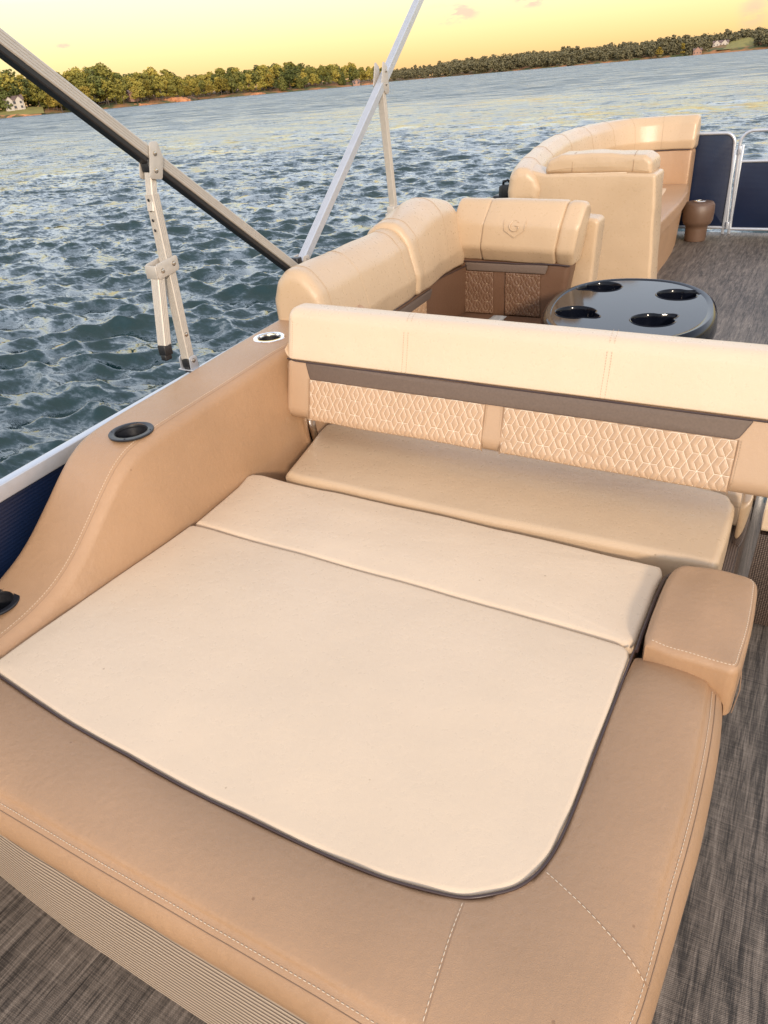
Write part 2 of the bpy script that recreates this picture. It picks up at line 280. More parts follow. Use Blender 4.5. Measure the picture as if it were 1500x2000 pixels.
# ------------------------------------------------------------------ mesh helpers
from mathutils import noise as mnoise
WARP = {'sun_lounge': .0014, 'bench_cushion': .0014, 'arm_block': .002, 'front_bench': .003, 'flip_backrest': .0022, 'corner_lounge': .0055, 'bow_lounge': .006}
def warp(V, amp):
    out = []
    for v in V:
        p = Vector(v); out.append(tuple(p + mnoise.noise_vector(p * 5.0) * amp + mnoise.noise_vector(p * 17.0 + Vector((9, 3, 1))) * amp * .38))
    return out
class MB:
    def __init__(s): s.v = []; s.f = []; s.m = []
    def add(s, v, f, mi=0):
        o = len(s.v); s.v += [tuple(p) for p in v]; s.f += [tuple(i + o for i in q) for q in f]; s.m += [mi] * len(f)
    def rings(s, rs, cap0=True, cap1=True, mi=0, closed=False):
        n = len(rs[0]); o = len(s.v); assert all(len(r) == n for r in rs)
        for r in rs: s.v += [tuple(p) for p in r]
        k = len(rs)
        for i in range(k - (0 if closed else 1)):
            a = o + i * n; b = o + ((i + 1) % k) * n
            for j in range(n):
                j2 = (j + 1) % n
                s.f.append((a + j, a + j2, b + j2, b + j)); s.m.append(mi)
        if not closed:
            if cap0: s.f.append(tuple(o + j for j in reversed(range(n)))); s.m.append(mi)
            if cap1: s.f.append(tuple(o + (k - 1) * n + j for j in range(n))); s.m.append(mi)
    def tube(s, path, r, n=8, mi=0, closed=False):
        P = [Vector(p) for p in path]; rs = []
        K = len(P); up = None
        for i in range(K):
            if closed: t = (P[(i + 1) % K] - P[i - 1])
            else: t = P[min(i + 1, K - 1)] - P[max(i - 1, 0)]
            t.normalize()
            if up is None: up = Vector((0, 0, 1)) if abs(t.z) < .9 else Vector((1, 0, 0))
            a = t.cross(up).normalized(); b = a.cross(t).normalized(); up = b
            rr_ = r[i] if isinstance(r, (list, tuple)) else r
            rs.append([P[i] + a * rr_ * math.cos(q) + b * rr_ * math.sin(q) for q in [2 * math.pi * j / n for j in range(n)]])
        s.rings(rs, mi=mi, closed=closed)
    def build(s, name, mats, parent=None, smooth=True, loc=None, angle=40):
        if not isinstance(mats, (list, tuple)): mats = [mats]
        me = bpy.data.meshes.new(name)
        off = Vector((0, 0, 0))
        if parent is not None:
            p = parent
            while p is not None: off += p.location; p = p.parent
        if loc is not None and parent is None: off = Vector(loc)
        root = parent
        while root is not None and root.parent is not None: root = root.parent
        amp = WARP.get(root.name.split('.')[0], 0) if root is not None else 0
        V = np.array(warp(s.v, amp) if amp else s.v, dtype=float) - np.array(off)
        if loc is not None and parent is not None:
            V -= np.array(Vector(loc) - off)
        me.from_pydata(V.tolist(), [], s.f)
        for mt in mats: me.materials.append(mt)
        me.polygons.foreach_set('material_index', s.m)
        me.update()
        if smooth:
            me.polygons.foreach_set('use_smooth', [True] * len(me.polygons))
            me.set_sharp_from_angle(angle=math.radians(angle))
        o = bpy.data.objects.new(name, me); COL.objects.link(o)
        if parent is not None:
            o.parent = parent
            if loc is not None: o.location = Vector(loc) - off
        elif loc is not None: o.location = Vector(loc)
        return o

def tag(o, label=None, cat=None, group=None, kind=None):
    if label: o['label'] = label
    if cat: o['category'] = cat
    if group: o['group'] = group
    if kind: o['kind'] = kind
    return o
def thing(name, label, cat, loc, group=None):
    o = bpy.data.objects.new(name, None); o.empty_display_size = .1; COL.objects.link(o); o.location = loc
    return tag(o, label, cat, group)

def fillet(pts, rad, seg=8):
    n = len(pts); out = []
    if not isinstance(rad, (list, tuple)): rad = [rad] * n
    for i in range(n):
        p = Vector(pts[i]).to_2d(); a = Vector(pts[i - 1]).to_2d() - p; b = Vector(pts[(i + 1) % n]).to_2d() - p
        la, lb = a.length, b.length; a.normalize(); b.normalize()
        ang = math.acos(max(-1, min(1, a.dot(b)))); r = rad[i]
        if r <= 0: out.append((p.x, p.y)); continue
        if ang > math.pi - .02:
            q = min(.004, la * .4, lb * .4)
            for k in range(seg + 1):
                t = k / seg * 2 - 1; e = p + (a * -t if t < 0 else b * t) * q; out.append((e.x, e.y))
            continue
        d = min(r / math.tan(ang / 2), la * .48, lb * .48); r = d * math.tan(ang / 2)
        c = p + (a + b).normalized() * (r / math.sin(ang / 2))
        s = p + a * d - c; e = p + b * d - c
        a0 = math.atan2(s.y, s.x); a1 = math.atan2(e.y, e.x); da = (a1 - a0 + math.pi) % (2 * math.pi) - math.pi
        for k in range(seg + 1):
            t = a0 + da * k / seg; out.append((c.x + r * math.cos(t), c.y + r * math.sin(t)))
    return out
def densify(o, step):
    out = []; n = len(o)
    for i in range(n):
        a = o[i]; b = o[(i + 1) % n]; d = math.hypot(b[0] - a[0], b[1] - a[1]); k = max(1, int(math.ceil(d / step)))
        for j in range(k): out.append((a[0] + (b[0] - a[0]) * j / k, a[1] + (b[1] - a[1]) * j / k))
    return out
def ccw(o):
    A = sum(o[i - 1][0] * o[i][1] - o[i][0] * o[i - 1][1] for i in range(len(o)))
    return list(o) if A > 0 else list(reversed(o))
def inset(o, d):
    P = np.array(o); a = P - np.roll(P, 1, 0); b = np.roll(P, -1, 0) - P
    na = np.stack([-a[:, 1], a[:, 0]], 1); nb = np.stack([-b[:, 1], b[:, 0]], 1)
    na /= np.linalg.norm(na, axis=1)[:, None] + 1e-12; nb /= np.linalg.norm(nb, axis=1)[:, None] + 1e-12
    nn = na + nb; nn /= np.linalg.norm(nn, axis=1)[:, None] + 1e-12
    k = 1 / np.maximum(.4, (nn * na).sum(1))
    return P + nn * (d * k)[:, None]
def slab(mb, outline, w0, w1, r0=.005, r1=.02, crown=0.0, crown0=0.0, Mx=None, seg=5, inner=7, mi=0, step=.04, cpow=2.0, wob=None, puck=0.0):
    """cushion: outline (u,v) swelling from w0 to w1 with rounded rims"""
    o = ccw(outline)
    if step: o = densify(o, step)
    R = []
    def inner_rings(base, w, r, cr, sgn):
        b = inset(base, r); c = b.mean(0); out = []; lo = b.min(0); hi = b.max(0); mid = (lo + hi) / 2; hf = (hi - lo) / 2
        for k in range(1, inner + 1):
            s = 1 - (k / (inner + .35)); row = []
            for p in (c + (b - c) * s):
                q = np.clip(1 - np.abs((p - mid) / hf) ** cpow, 0, 1); row.append((p[0], p[1], w + sgn * cr * float(q[0] * q[1]) * (1 - s ** 6)))
            out.append(row)
        return out
    bot = [[(p[0], p[1], w0 + r0 * (1 - math.sin(a))) for p in inset(o, r0 * (1 - math.cos(a)))] for a in [math.pi / 2 * k / seg for k in range(seg, -1, -1)]] if r0 > 0 else [[(p[0], p[1], w0) for p in o]]
    top = [[(p[0], p[1], w1 - r1 * (1 - math.sin(a))) for p in inset(o, r1 * (1 - math.cos(a)))] for a in [math.pi / 2 * k / seg for k in range(0, seg + 1)]]
    R = (list(reversed(inner_rings(np.array(o), w0, r0, crown0, -1))) if crown0 else []) + bot + top + inner_rings(np.array(o), w1, r1, crown, 1)
    rs = []
    nn_ = len(o); rg_ = np.random.default_rng(nn_ + 5); kk = max(8, nn_ // 2); pk = np.interp(np.arange(nn_) / nn_ * kk, np.arange(kk + 1), np.append(rg_.normal(size=kk), 0))
    ntop = len(R) - inner - seg
    for ri, r in enumerate(R):
        q = []; fall = 0 if ri < ntop else (1 if ri < len(R) - inner else max(0, 1 - (ri - (len(R) - inner) + 1) * .42))
        for pj, p in enumerate(r):
            x, y, z = p; z += puck * fall * float(pk[pj])
            if wob: z += wob(x, y) * max(0, min(1, (z - w0) / max(1e-6, (w1 - w0))))
            v = Vector((x, y, z)); q.append(Mx @ v if Mx is not None else v)
        rs.append(q)
    mb.rings(rs, mi=mi)
    return mb
def rect(u0, u1, v0, v1): return [(u0, v0), (u1, v0), (u1, v1), (u0, v1)]
def rbox(mb, x0, x1, y0, y1, z0, z1, r=.004, mi=0, Mx=None, cr=None):
    slab(mb, fillet(rect(x0, x1, y0, y1), cr if cr is not None else r * 1.6, 3), z0, z1, r, r, 0, 0, Mx, seg=2, inner=1, mi=mi, step=None)
def frame(o, u, v, w=None):
    u = Vector(u).normalized(); v = Vector(v); v = (v - u * v.dot(u)).normalized(); w = u.cross(v)
    m_ = Matrix(((u.x, v.x, w.x), (u.y, v.y, w.y), (u.z, v.z, w.z))).to_4x4(); m_.translation = Vector(o); return m_
def resample(path, step):
    P = [Vector(p) for p in path]; out = [P[0]]; 
    for i in range(len(P) - 1):
        d = (P[i + 1] - P[i]).length; k = max(1, int(round(d / step)))
        for j in range(1, k + 1): out.append(P[i].lerp(P[i + 1], j / k))
    return out
def smooth_path(pts, k=8):
    """Catmull-Rom through the points"""
    P = [Vector(p) for p in pts]; P = [P[0] * 2 - P[1]] + P + [P[-1] * 2 - P[-2]]; out = []
    for i in range(1, len(P) - 2):
        for j in range(k):
            t = j / k; a, b, c, d = P[i - 1:i + 3]
            out.append(.5 * ((2 * b) + (c - a) * t + (2 * a - 5 * b + 4 * c - d) * t * t + (3 * b - a - 3 * c + d) * t ** 3))
    out.append(P[-2]); return out
def stitches(mb, path, r=.0009, dash=.006, gap=.003, mi=0, n=5):
    P = [Vector(p) for p in path]; seg = []; cum = [0]
    for i in range(len(P) - 1): cum.append(cum[-1] + (P[i + 1] - P[i]).length)
    def at(s):
        k = max(0, min(len(P) - 2, int(np.searchsorted(cum, s, side='right')) - 1)); d = cum[k + 1] - cum[k]
        return P[k].lerp(P[k + 1], 0 if d < 1e-9 else (s - cum[k]) / d)
    s = 0
    while s + dash < cum[-1]:
        mb.tube([at(s), at(s + dash * .5), at(s + dash)], [r * .55, r, r * .55], n, mi); s += dash + gap
def bolt(mb, p, nrm, r=.0065, h=.004, mi=0):
    nrm = Vector(nrm).normalized(); p = Vector(p)
    prof = [(r * 1.35, 0), (r * 1.35, h * .25), (r, h * .3), (r * .9, h * .8), (r * .55, h), (r * .3, h), (r * .28, h * .55)]
    a = nrm.cross(Vector((.3, .1, 1))).normalized(); b = nrm.cross(a)
    mb.rings([[p + nrm * hh + (a * math.cos(t) + b * math.sin(t)) * rad for t in [2 * math.pi * j / 14 for j in range(14)]] for rad, hh in prof], mi=mi)
def ribbar(mb, A, B, w, h, side, groove=True, mi=0):
    """square extrusion from A to B with three fine grooves on each face; side = direction of the w axis"""
    A = Vector(A); B = Vector(B); t = (B - A).normalized(); s_ = Vector(side); s_ = (s_ - t * s_.dot(t)).normalized(); q = t.cross(s_)
    prof = []
    c = .003
    def face(p0, p1, nrm):
        d = Vector(p1) - Vector(p0); ln = d.length; d.normalize(); out = [Vector(p0) + d * c]
        if groove:
            for f_ in (.28, .5, .72):
                x = ln * f_; out += [Vector(p0) + d * (x - .0011), Vector(p0) + d * (x - .0005) - Vector(nrm) * .0012, Vector(p0) + d * (x + .0005) - Vector(nrm) * .0012, Vector(p0) + d * (x + .0011)]
        out.append(Vector(p1) - d * c); return out
    a, b = w / 2, h / 2
    prof += face((-a, -b), (a, -b), (0, -1)); prof += face((a, -b), (a, b), (1, 0)); prof += face((a, b), (-a, b), (0, 1)); prof += face((-a, b), (-a, -b), (-1, 0))
    mb.rings([[P + s_ * p.x + q * p.y for p in prof] for P in (A, B)], mi=mi)
def boolean(o, cutter_mb, mats=None):
    c = cutter_mb.build('cutter', mats or [o.data.materials[0]])
    md = o.modifiers.new('cut', 'BOOLEAN'); md.operation = 'DIFFERENCE'; md.solver = 'EXACT'; md.object = c
    try: md.material_mode = 'TRANSFER'
    except Exception: pass
    dg = bpy.context.evaluated_depsgraph_get(); dg.update()
    me = bpy.data.meshes.new_from_object(o.evaluated_get(dg)); o.modifiers.clear(); o.data = me
    me.polygons.foreach_set('use_smooth', [True] * len(me.polygons)); me.set_sharp_from_angle(angle=math.radians(35))
    bpy.data.objects.remove(c)
def lathe(mb, prof, cx, cy, n=40, mi=0, sx=1, sy=1, closed=False, axis=None):
    mb.rings([[(cx + sx * r * math.cos(t), cy + sy * r * math.sin(t), z) for t in [2 * math.pi * j / n for j in range(n)]] for r, z in prof], mi=mi, closed=closed)

# ------------------------------------------------------------------ water
WZ = -0.60
def build_water():
    na, a0, a1 = 760, math.radians(80), math.radians(162)
    rad = [1.2]
    while rad[-1] < 9000: rad.append(rad[-1] * 1.0052 if rad[-1] < 260 else rad[-1] * 1.03)
    rad = np.array(rad); ang = np.linspace(a0, a1, na)
    Rg, Ag = np.meshgrid(rad, ang, indexing='ij'); X = Rg * np.cos(Ag); Y = Rg * np.sin(Ag)
    X0 = X.copy(); Y0 = Y.copy(); Z = np.zeros_like(X)
    rng = np.random.default_rng(11)
    wind = math.radians(112)      # crests lie roughly across the view
    K = 200
    for i in range(K):
        lam = 0.08 * (24 ** (i / (K - 1))) * rng.uniform(.92, 1.08)     # 0.1 .. 3.4 m
        th = wind + rng.normal(0, .60 if lam < .8 else .40)
        k = 2 * math.pi / lam
        amp = 0.0088 * lam * math.exp(-(math.log(lam / .36)) ** 2 / (2 * .85 ** 2)) * rng.uniform(.6, 1.4)
        cell = np.maximum(Rg * .0052, Rg * (a1 - a0) / na)
        fade = np.clip((lam / cell - 2.5) / 3, 0, 1) * np.clip(1.25 - Rg / 600, 0, 1)
        ph = k * (X0 * math.cos(th) + Y0 * math.sin(th)) + rng.uniform(0, 6.283)
        A = amp * fade; Z += A * np.cos(ph)
        ch = .85
        X -= ch * A * math.cos(th) * np.sin(ph); Y -= ch * A * math.sin(th) * np.sin(ph)
    # gusts: calmer and rougher patches
    g = 1 + .22 * np.sin(X0 * .21 + 1.3 + .8 * np.sin(Y0 * .13)) * np.sin(Y0 * .17 + .5)
    Z *= g
    n1, n2 = X.shape
    V = np.stack([X, Y, Z + WZ], -1).reshape(-1, 3)
    i = np.arange(n1 - 1)[:, None] * n2 + np.arange(n2 - 1)[None, :]
    F = np.stack([i, i + n2, i + n2 + 1, i + 1], -1).reshape(-1, 4)
    # remaining sector, coarse and flat
    ang2 = np.linspace(a1, a0 + 2 * math.pi, 60); rad2 = rad[::24]
    if rad2[-1] != rad[-1]: rad2 = np.append(rad2, rad[-1])
    R2, A2 = np.meshgrid(rad2, ang2, indexing='ij'); o = len(V)
    V2 = np.stack([R2 * np.cos(A2), R2 * np.sin(A2), np.full_like(R2, WZ)], -1).reshape(-1, 3)
    n3 = len(ang2); j = np.arange(len(rad2) - 1)[:, None] * n3 + np.arange(n3 - 1)[None, :]
    F2 = np.stack([j, j + n3, j + n3 + 1, j + 1], -1).reshape(-1, 4) + o
    V = np.concatenate([V, V2]); F = np.concatenate([F, F2])
    me = bpy.data.meshes.new('water'); me.vertices.add(len(V)); me.vertices.foreach_set('co', V.ravel())
    me.loops.add(F.size); me.loops.foreach_set('vertex_index', F.ravel().astype(np.int32))
    me.polygons.add(len(F)); me.polygons.foreach_set('loop_start', np.arange(0, F.size, 4, dtype=np.int32))
    me.polygons.foreach_set('use_smooth', np.ones(len(F), dtype=bool)); me.update(calc_edges=True); me.validate()
    me.materials.append(M['water'])
    ob = bpy.data.objects.new('water', me); COL.objects.link(ob); tag(ob, kind='structure')
build_water()

# ------------------------------------------------------------------ far shores
def pol(azd, D, z=0.0):
    a = math.radians(azd); return Vector((D * math.cos(a), D * math.sin(a), z))
def land(name, shore, depth, prof, m_=None):
    """shore: list of (azimuth, distance, height scale); prof: (fraction of depth, height)"""
    mb = MB(); rows = []
    S = []
    for i in range(len(shore) - 1):
        for j in range(14):
            t = j / 14; S.append([shore[i][q] * (1 - t) + shore[i + 1][q] * t for q in range(3)])
    S.append(list(shore[-1]))
    for k, (fr, h) in enumerate(prof):
        rows.append([pol(a + (random.uniform(-.02, .02)), D + fr * depth + (random.uniform(-3, 3) if k else 0), WZ + (-1.5 if k == 0 else h * hs * random.uniform(.85, 1.15))) for a, D, hs in S])
    o = len(mb.v); n = len(S)
    for r in rows: mb.v += [tuple(p) for p in r]
    for k in range(len(rows) - 1):
        for j in range(n - 1): mb.f.append((o + k * n + j, o + (k + 1) * n + j, o + (k + 1) * n + j + 1, o + k * n + j + 1)); mb.m.append(0)
    return tag(mb.build(name, m_ or M['land']), kind='structure')
prof = [(-.01, 0), (0.0, .5), (.03, 1.8), (.12, 4), (.4, 6.5), (1, 8)]
land('near_headland', [(152, 600, .8), (146, 610, .8), (142, 630, .9), (138, 650, 1), (134, 690, 1.1), (132.6, 730, .4), (132.3, 900, .2)], 260, prof)
land('middle_headland', [(135.5, 860, .6), (132.8, 800, .8), (129, 780, 1), (125, 790, 1), (121, 830, .8), (119.7, 880, .5), (119.4, 1000, .2)], 260, prof)
land('far_hills', [(121, 1500, .5), (117, 1480, .6), (112, 1450, .9), (106, 1400, 1.6), (100, 1360, 2.2), (95, 1330, 2.4), (88, 1300, 2.4)], 420, prof)
land('back_shore', [(88, 1300, 2.4), (40, 1500, 2.5), (-20, 1700, 2.5), (-80, 1500, 2.5), (-140, 1300, 2.5), (-208, 600, .8)], 400, prof)

def crown_mesh(name, kind, seed, nleaf=950, h=20.0, ls=1.0):
    rg = np.random.default_rng(seed); lobes = []
    if kind == 'round':
        for i in range(11):
            t = rg.uniform(.28, .95); rr_ = h * .30 * math.sin(min(1, (1 - t) * 1.9 + .25) * math.pi / 2) * rg.uniform(.4, 1)
            a = rg.uniform(0, 6.283); lobes.append((rr_ * math.cos(a) * .8, rr_ * math.sin(a) * .8, h * t * .92, h * rg.uniform(.10, .17)))
        lobes.append((0, 0, h * .6, h * .22)); lobes.append((0, 0, h * .86, h * .12))
    elif kind == 'tall':
        for i in range(12):
            t = rg.uniform(.12, .97); a = rg.uniform(0, 6.283); rr_ = h * .12 * (1.1 - t * .6)
            lobes.append((rr_ * math.cos(a), rr_ * math.sin(a), h * t, h * rg.uniform(.07, .12)))
    else:
        for i in range(14):
            t = i / 14; a = rg.uniform(0, 6.283); rr_ = h * .05
            lobes.append((rr_ * math.cos(a), rr_ * math.sin(a), h * (.10 + .86 * t), h * (.19 * (1 - t) + .025)))
    mb = MB(); L_ = np.array(lobes); wts = L_[:, 3] ** 2; wts /= wts.sum()
    for i in range(nleaf):
        c = L_[rg.choice(len(L_), p=wts)]; d = rg.normal(size=3); d /= np.linalg.norm(d); q = c[:3] + d * c[3] * rg.uniform(.72, 1.12) * np.array([1, 1, .85])
        s = ls * h * rg.uniform(.020, .046); nrm = d + rg.normal(size=3) * .5; nrm /= np.linalg.norm(nrm); a = np.cross(nrm, [.2, .3, 1]); a /= np.linalg.norm(a); b = np.cross(nrm, a)
        k = rg.uniform(0, 6.283); a, b = a * math.cos(k) + b * math.sin(k), b * math.cos(k) - a * math.sin(k)
        pts = [q + a * s + b * s * .2, q + b * s * rg.uniform(.6, 1.1), q - a * s * rg.uniform(.7, 1.1), q - b * s]
        mb.add(pts, [(0, 1, 2, 3)])
    return mb
def trunk_mesh(h, seed):
    rg = random.Random(seed); mb = MB()
    mb.tube([(0, 0, -1), (.1, 0, h * .3), (0, .2, h * .6), (.1, .1, h * .88)], [h * .018, h * .014, h * .009, h * .003], 6)
    for k in range(5):
        t = rg.uniform(.3, .7); a = rg.uniform(0, 6.28); mb.tube([(0, 0, h * t), (h * .08 * math.cos(a), h * .08 * math.sin(a), h * (t + .1)), (h * .16 * math.cos(a), h * .16 * math.sin(a), h * (t + .2))], [h * .006, h * .004, h * .002], 5)
    return mb
PROTO = {}
for kd, lf in (('round', 'leaf'), ('tall', 'leaf'), ('cone', 'leafd'), ('round', 'leafd'), ('round', 'leafy'), ('tall', 'leafy')):
    for s in range(2):
        PROTO[(kd, lf, s)] = (crown_mesh('crown', kd, hash((kd, lf)) % 1 + s * 7 + len(PROTO)), trunk_mesh(20, s + len(PROTO)))
MESHES = {}
def tree(kd, lf, pos, hgt, label, group, cat='tree'):
    s = random.randrange(2); key = (kd, lf, s)
    name = {'round': 'broadleaf_tree', 'tall': 'poplar_tree' if False else 'broadleaf_tree', 'cone': 'pine_tree'}[kd]
    root = thing(name, label, cat, pos, group)
    if key not in MESHES:
        c = PROTO[key][0].build('crown', M[lf], None, smooth=False); t = PROTO[key][1].build('trunk', M['trunk'], None)
        MESHES[key] = (c.data, t.data)
    else:
        c = bpy.data.objects.new('crown', MESHES[key][0]); COL.objects.link(c); t = bpy.data.objects.new('trunk', MESHES[key][1]); COL.objects.link(t)
    c.parent = root; t.parent = root
    k = hgt / 20; k2 = k * random.uniform(1.0, 1.35); root.scale = (k2, k2 * random.uniform(.9, 1.1), k); root.rotation_euler[2] = random.uniform(0, 6.28)
    return root
def lerp_table(tb, x):
    xs = sorted(tb); return float(np.interp(x, [p[0] for p in xs], [p[1] for p in xs]))
# left headland: tops follow the outline seen in the photo (azimuth, elevation of the tree line in degrees)
topL = [(132.5, 1.1), (133.6, 1.25), (134.6, 1.7), (136, 1.75), (137.5, 1.8), (138.6, 2.25), (140, 2.05), (141, 1.9), (142, 2.0), (143.2, 1.95), (144.3, 2.3), (146, 2.4), (152, 2.4)]
LBL = {('near', 'leaf'): 'green broadleaf tree in the wood on the left headland', ('near', 'leafd'): 'dark green tree in the wood on the left headland', ('near', 'leafy'): 'yellow green tree in the wood on the left headland',
       ('mid', 'leaf'): 'green broadleaf tree on the middle headland between the two awning struts', ('mid', 'leafd'): 'dark green tree on the middle headland between the two awning struts', ('mid', 'leafy'): 'yellow green tree on the middle headland between the two awning struts'}
def wood(which, table, azr, Dr, n, grp, rows):
    for r in range(rows):
        for i in range(n):
            a = azr[0] + (azr[1] - azr[0]) * (i + random.uniform(0, 1)) / n
            D = lerp_table(Dr, a) + 8 + 20 * r + random.uniform(-4, 10)
            if which == 'near' and 142.1 < a and r == 0: continue
            top = 1.07 * math.radians(lerp_table(table, a)) * D + 1.65
            z0 = WZ + 2.5 + 1.6 * r
            h = (top - z0) * (random.uniform(.72, 1.12) if r > 1 else random.uniform(.62, .95) if r else random.uniform(.40, .75))
            if h < 6: continue
            q = random.random()
            lf = 'leafd' if q < (.28 if which == 'near' else .34) else ('leafy' if q > .83 and r == 0 else 'leaf')
            kd = random.choice(['round', 'round', 'tall']) if lf == 'leaf' else ('cone' if lf == 'leafd' and random.random() < .35 else 'round')
            kind = 'cone' if kd == 'cone' else lf
            lab = LBL[(which, lf)]
            if kd == 'cone': lab = lab.replace('tree', 'pointed pine')
            tree(kd, lf, pol(a, D, z0), h, lab, grp)
wood('near', topL, (132.4, 147), [(132, 730), (134, 690), (138, 650), (142, 630), (146, 610)], 44, 'trees on the left headland', 4)
topM = [(119.6, .75), (120.4, .95), (122, 1.12), (124, 1.25), (126, 1.5), (127.5, 1.45), (129, 1.3), (130.5, 1.4), (132, 1.25), (134, 1.25)]
wood('mid', topM, (119.6, 134), [(119.4, 880), (121, 830), (125, 790), (129, 780), (133, 800)], 44, 'trees on the middle headland', 4)
tree('round', 'leafy', pol(141.3, 622, WZ + 1), 17, 'broad yellow green tree at the waterline, first to the right of the white gabled house', 'trees on the left headland')
tree('round', 'leaf', pol(140.7, 628, WZ + 1.5), 19, 'large rounded tree just behind the broad yellow green waterline tree', 'trees on the left headland')
tree('round', 'leafy', pol(139.6, 640, WZ + 1), 15, 'yellow green tree low on the left bank, mostly behind the long awning pole', 'trees on the left headland')

def far_wood():
    rg = random.Random(3); mb = MB(); V = []; F = []
    topF = [(88, 1.1), (95, .98), (98, .95), (101, .90), (104, .86), (107.6, .80), (111, .78), (114, .72), (117, .62), (119.4, .50), (121, .5)]
    Dt = [(88, 1300), (95, 1330), (100, 1360), (106, 1400), (112, 1450), (117, 1480), (121, 1500)]
    protos = [np.array(crown_mesh('c', k, 50 + i, 260, 20, 1.7).v) for i, k in enumerate(['round', 'round', 'tall', 'cone', 'round'])]
    off = 0
    for r in range(7):
        for i in range(170):
            a = 88 + 33.2 * (i + rg.random()) / 170; D = lerp_table(Dt, a) + 6 + 34 * r + rg.uniform(-6, 14)
            if 96.0 < a < 98.6 and r < 2: continue
            top = math.radians(lerp_table(topF, a)) * D + 1.65; ground = WZ + 1 + (top * .62) * (r / 6.0)
            h = min(24, (top - ground)) * rg.uniform(.8, 1.08) if r >= 5 else rg.uniform(13, 20) * (.75 if a > 116 else 1)
            P = protos[rg.randrange(5)] * (h / 20) * np.array([1.35, 1.35, 1.0]); b = rg.uniform(0, 6.28); c_, s_ = math.cos(b), math.sin(b)
            p = pol(a, D, ground)
            V.append(np.stack([P[:, 0] * c_ - P[:, 1] * s_ + p.x, P[:, 0] * s_ + P[:, 1] * c_ + p.y, P[:, 2] + p.z], 1))
    V = np.concatenate(V); F = np.arange(len(V)).reshape(-1, 4)
    me = bpy.data.meshes.new('far_wood'); me.vertices.add(len(V)); me.vertices.foreach_set('co', V.ravel()); me.loops.add(len(V)); me.loops.foreach_set('vertex_index', F.ravel().astype(np.int32))
    me.polygons.add(len(F)); me.polygons.foreach_set('loop_start', np.arange(0, F.size, 4, dtype=np.int32)); me.update(calc_edges=True)
    me.materials.append(M['leaff']); o = bpy.data.objects.new('far_wood', me); COL.objects.link(o)
    tag(o, 'dark wooded hills closing the lake on the far right shore', 'wood', kind='stuff')
M['leaff'] = mat_leaf('hazed_far_leaves', (0.115, 0.105, 0.06), (0.20, 0.17, 0.085), (0.33, 0.25, 0.12))  # haze over the far wood is put into these paler leaf colours
far_wood()
for a, h, lb in ((100.2, 15, 'bright yellow tree on the far shore, nearest the pale lakeside house'), (101.6, 14, 'orange tinted tree on the far shore left of the bright yellow tree')):
    tree('tall' if a < 101 else 'round', 'leafy', pol(a, 1352, WZ + 1.5), h, lb, 'autumn trees on the far shore')

def house(name, label, cat, azd, D, w, d, hgt, wall, turn=0, gables=1, z=1.0):
    loc = pol(azd, D, WZ + z); root = thing(name, label, cat, loc)
    face = Vector((-math.cos(math.radians(azd)), -math.sin(math.radians(azd)), 0)); rt = Vector((-face.y, face.x, 0))
    c, s = math.cos(turn), math.sin(turn); face, rt = face * c + rt * s, rt * c - face * s
    Mx = Matrix(((rt.x, -face.x, 0), (rt.y, -face.y, 0), (0, 0, 1))).to_4x4(); Mx.translation = loc
    mb = MB(); rbox(mb, -w / 2, w / 2, 0, d, -2, hgt, .05, Mx=Mx)
    for g in range(gables):        # front gable walls
        gw = w / (gables * 1.25); cx = -w / 2 + w * (g + .5) / gables
        P = [(cx - gw / 2, hgt * .9), (cx + gw / 2, hgt * .9), (cx, hgt + gw * .42)]
        mb.rings([[Mx @ Vector((x, y, zz)) for x, zz in P] for y in (-.6, d * .5)])
        rbox(mb, cx - gw / 2 + .3, cx + gw / 2 - .3, -.6, 0.2, -2, hgt * .92, .05, Mx=Mx)
    mb.build('wall', wall, root, smooth=False)
    rf = MB()
    P = [(-.5, hgt * .98), (d / 2, hgt + d * .30), (d + .5, hgt * .98), (d + .5, hgt * .98 + .35), (d / 2, hgt + d * .30 + .4), (-.5, hgt * .98 + .35)]
    rf.rings([[Mx @ Vector((x, y, zz)) for y, zz in P] for x in (-w / 2 - .5, w / 2 + .5)])
    for g in range(gables):
        gw = w / (gables * 1.25) + .8; cx = -w / 2 + w * (g + .5) / gables; hz = hgt * .9 - .1
        P = [(cx - gw / 2, hz), (cx, hz + gw * .46), (cx + gw / 2, hz), (cx + gw / 2, hz + .3), (cx, hz + gw * .46 + .35), (cx - gw / 2, hz + .3)]
        rf.rings([[Mx @ Vector((x, y, zz)) for x, zz in P] for y in (-.9, d * .5)])
    rf.build('roof', M['roof'], root, smooth=False)
    nw = max(2, int(w / 4))
    for k in range(nw):
        for lv in range(2 if hgt > 5 else 1):
            x = -w / 2 + w * (k + .5) / nw; zz = 1 + lv * 2.8; wb = MB(); rbox(wb, x - .7, x + .7, -.68, -.5, zz, zz + 1.5, .02, Mx=Mx); wb.build('window', M['glass'], root, smooth=False)
    return root
tag(MB().build('x', M['lawn']), kind='structure') if False else None
house('house', 'large white two gabled house on the grassy bank at the far left edge', 'house', 144.0, 640, 13, 9, 6.2, M['white_wall'], .15, 2, z=4.2)
house('house', 'small pale house between trees above the orange bank of the left headland', 'house', 136.6, 676, 7, 6, 4, M['pink_wall'], .3, 1, z=5)
house('house', 'long white house above the lawn on the far right shore', 'house', 98.0, 1400, 22, 10, 4, M['white_wall'], 0, 2, z=9)
house('boathouse', 'small red boathouse at the waterline below the far wood', 'boathouse', 99.3, 1352, 12, 8, 5, M['pink_wall'], 0, 1, z=1)
house('boathouse', 'low pink boathouse on the right end of the middle headland', 'boathouse', 121.6, 822, 7, 5, 2.2, M['pink_wall'], 0, 1, z=.6)
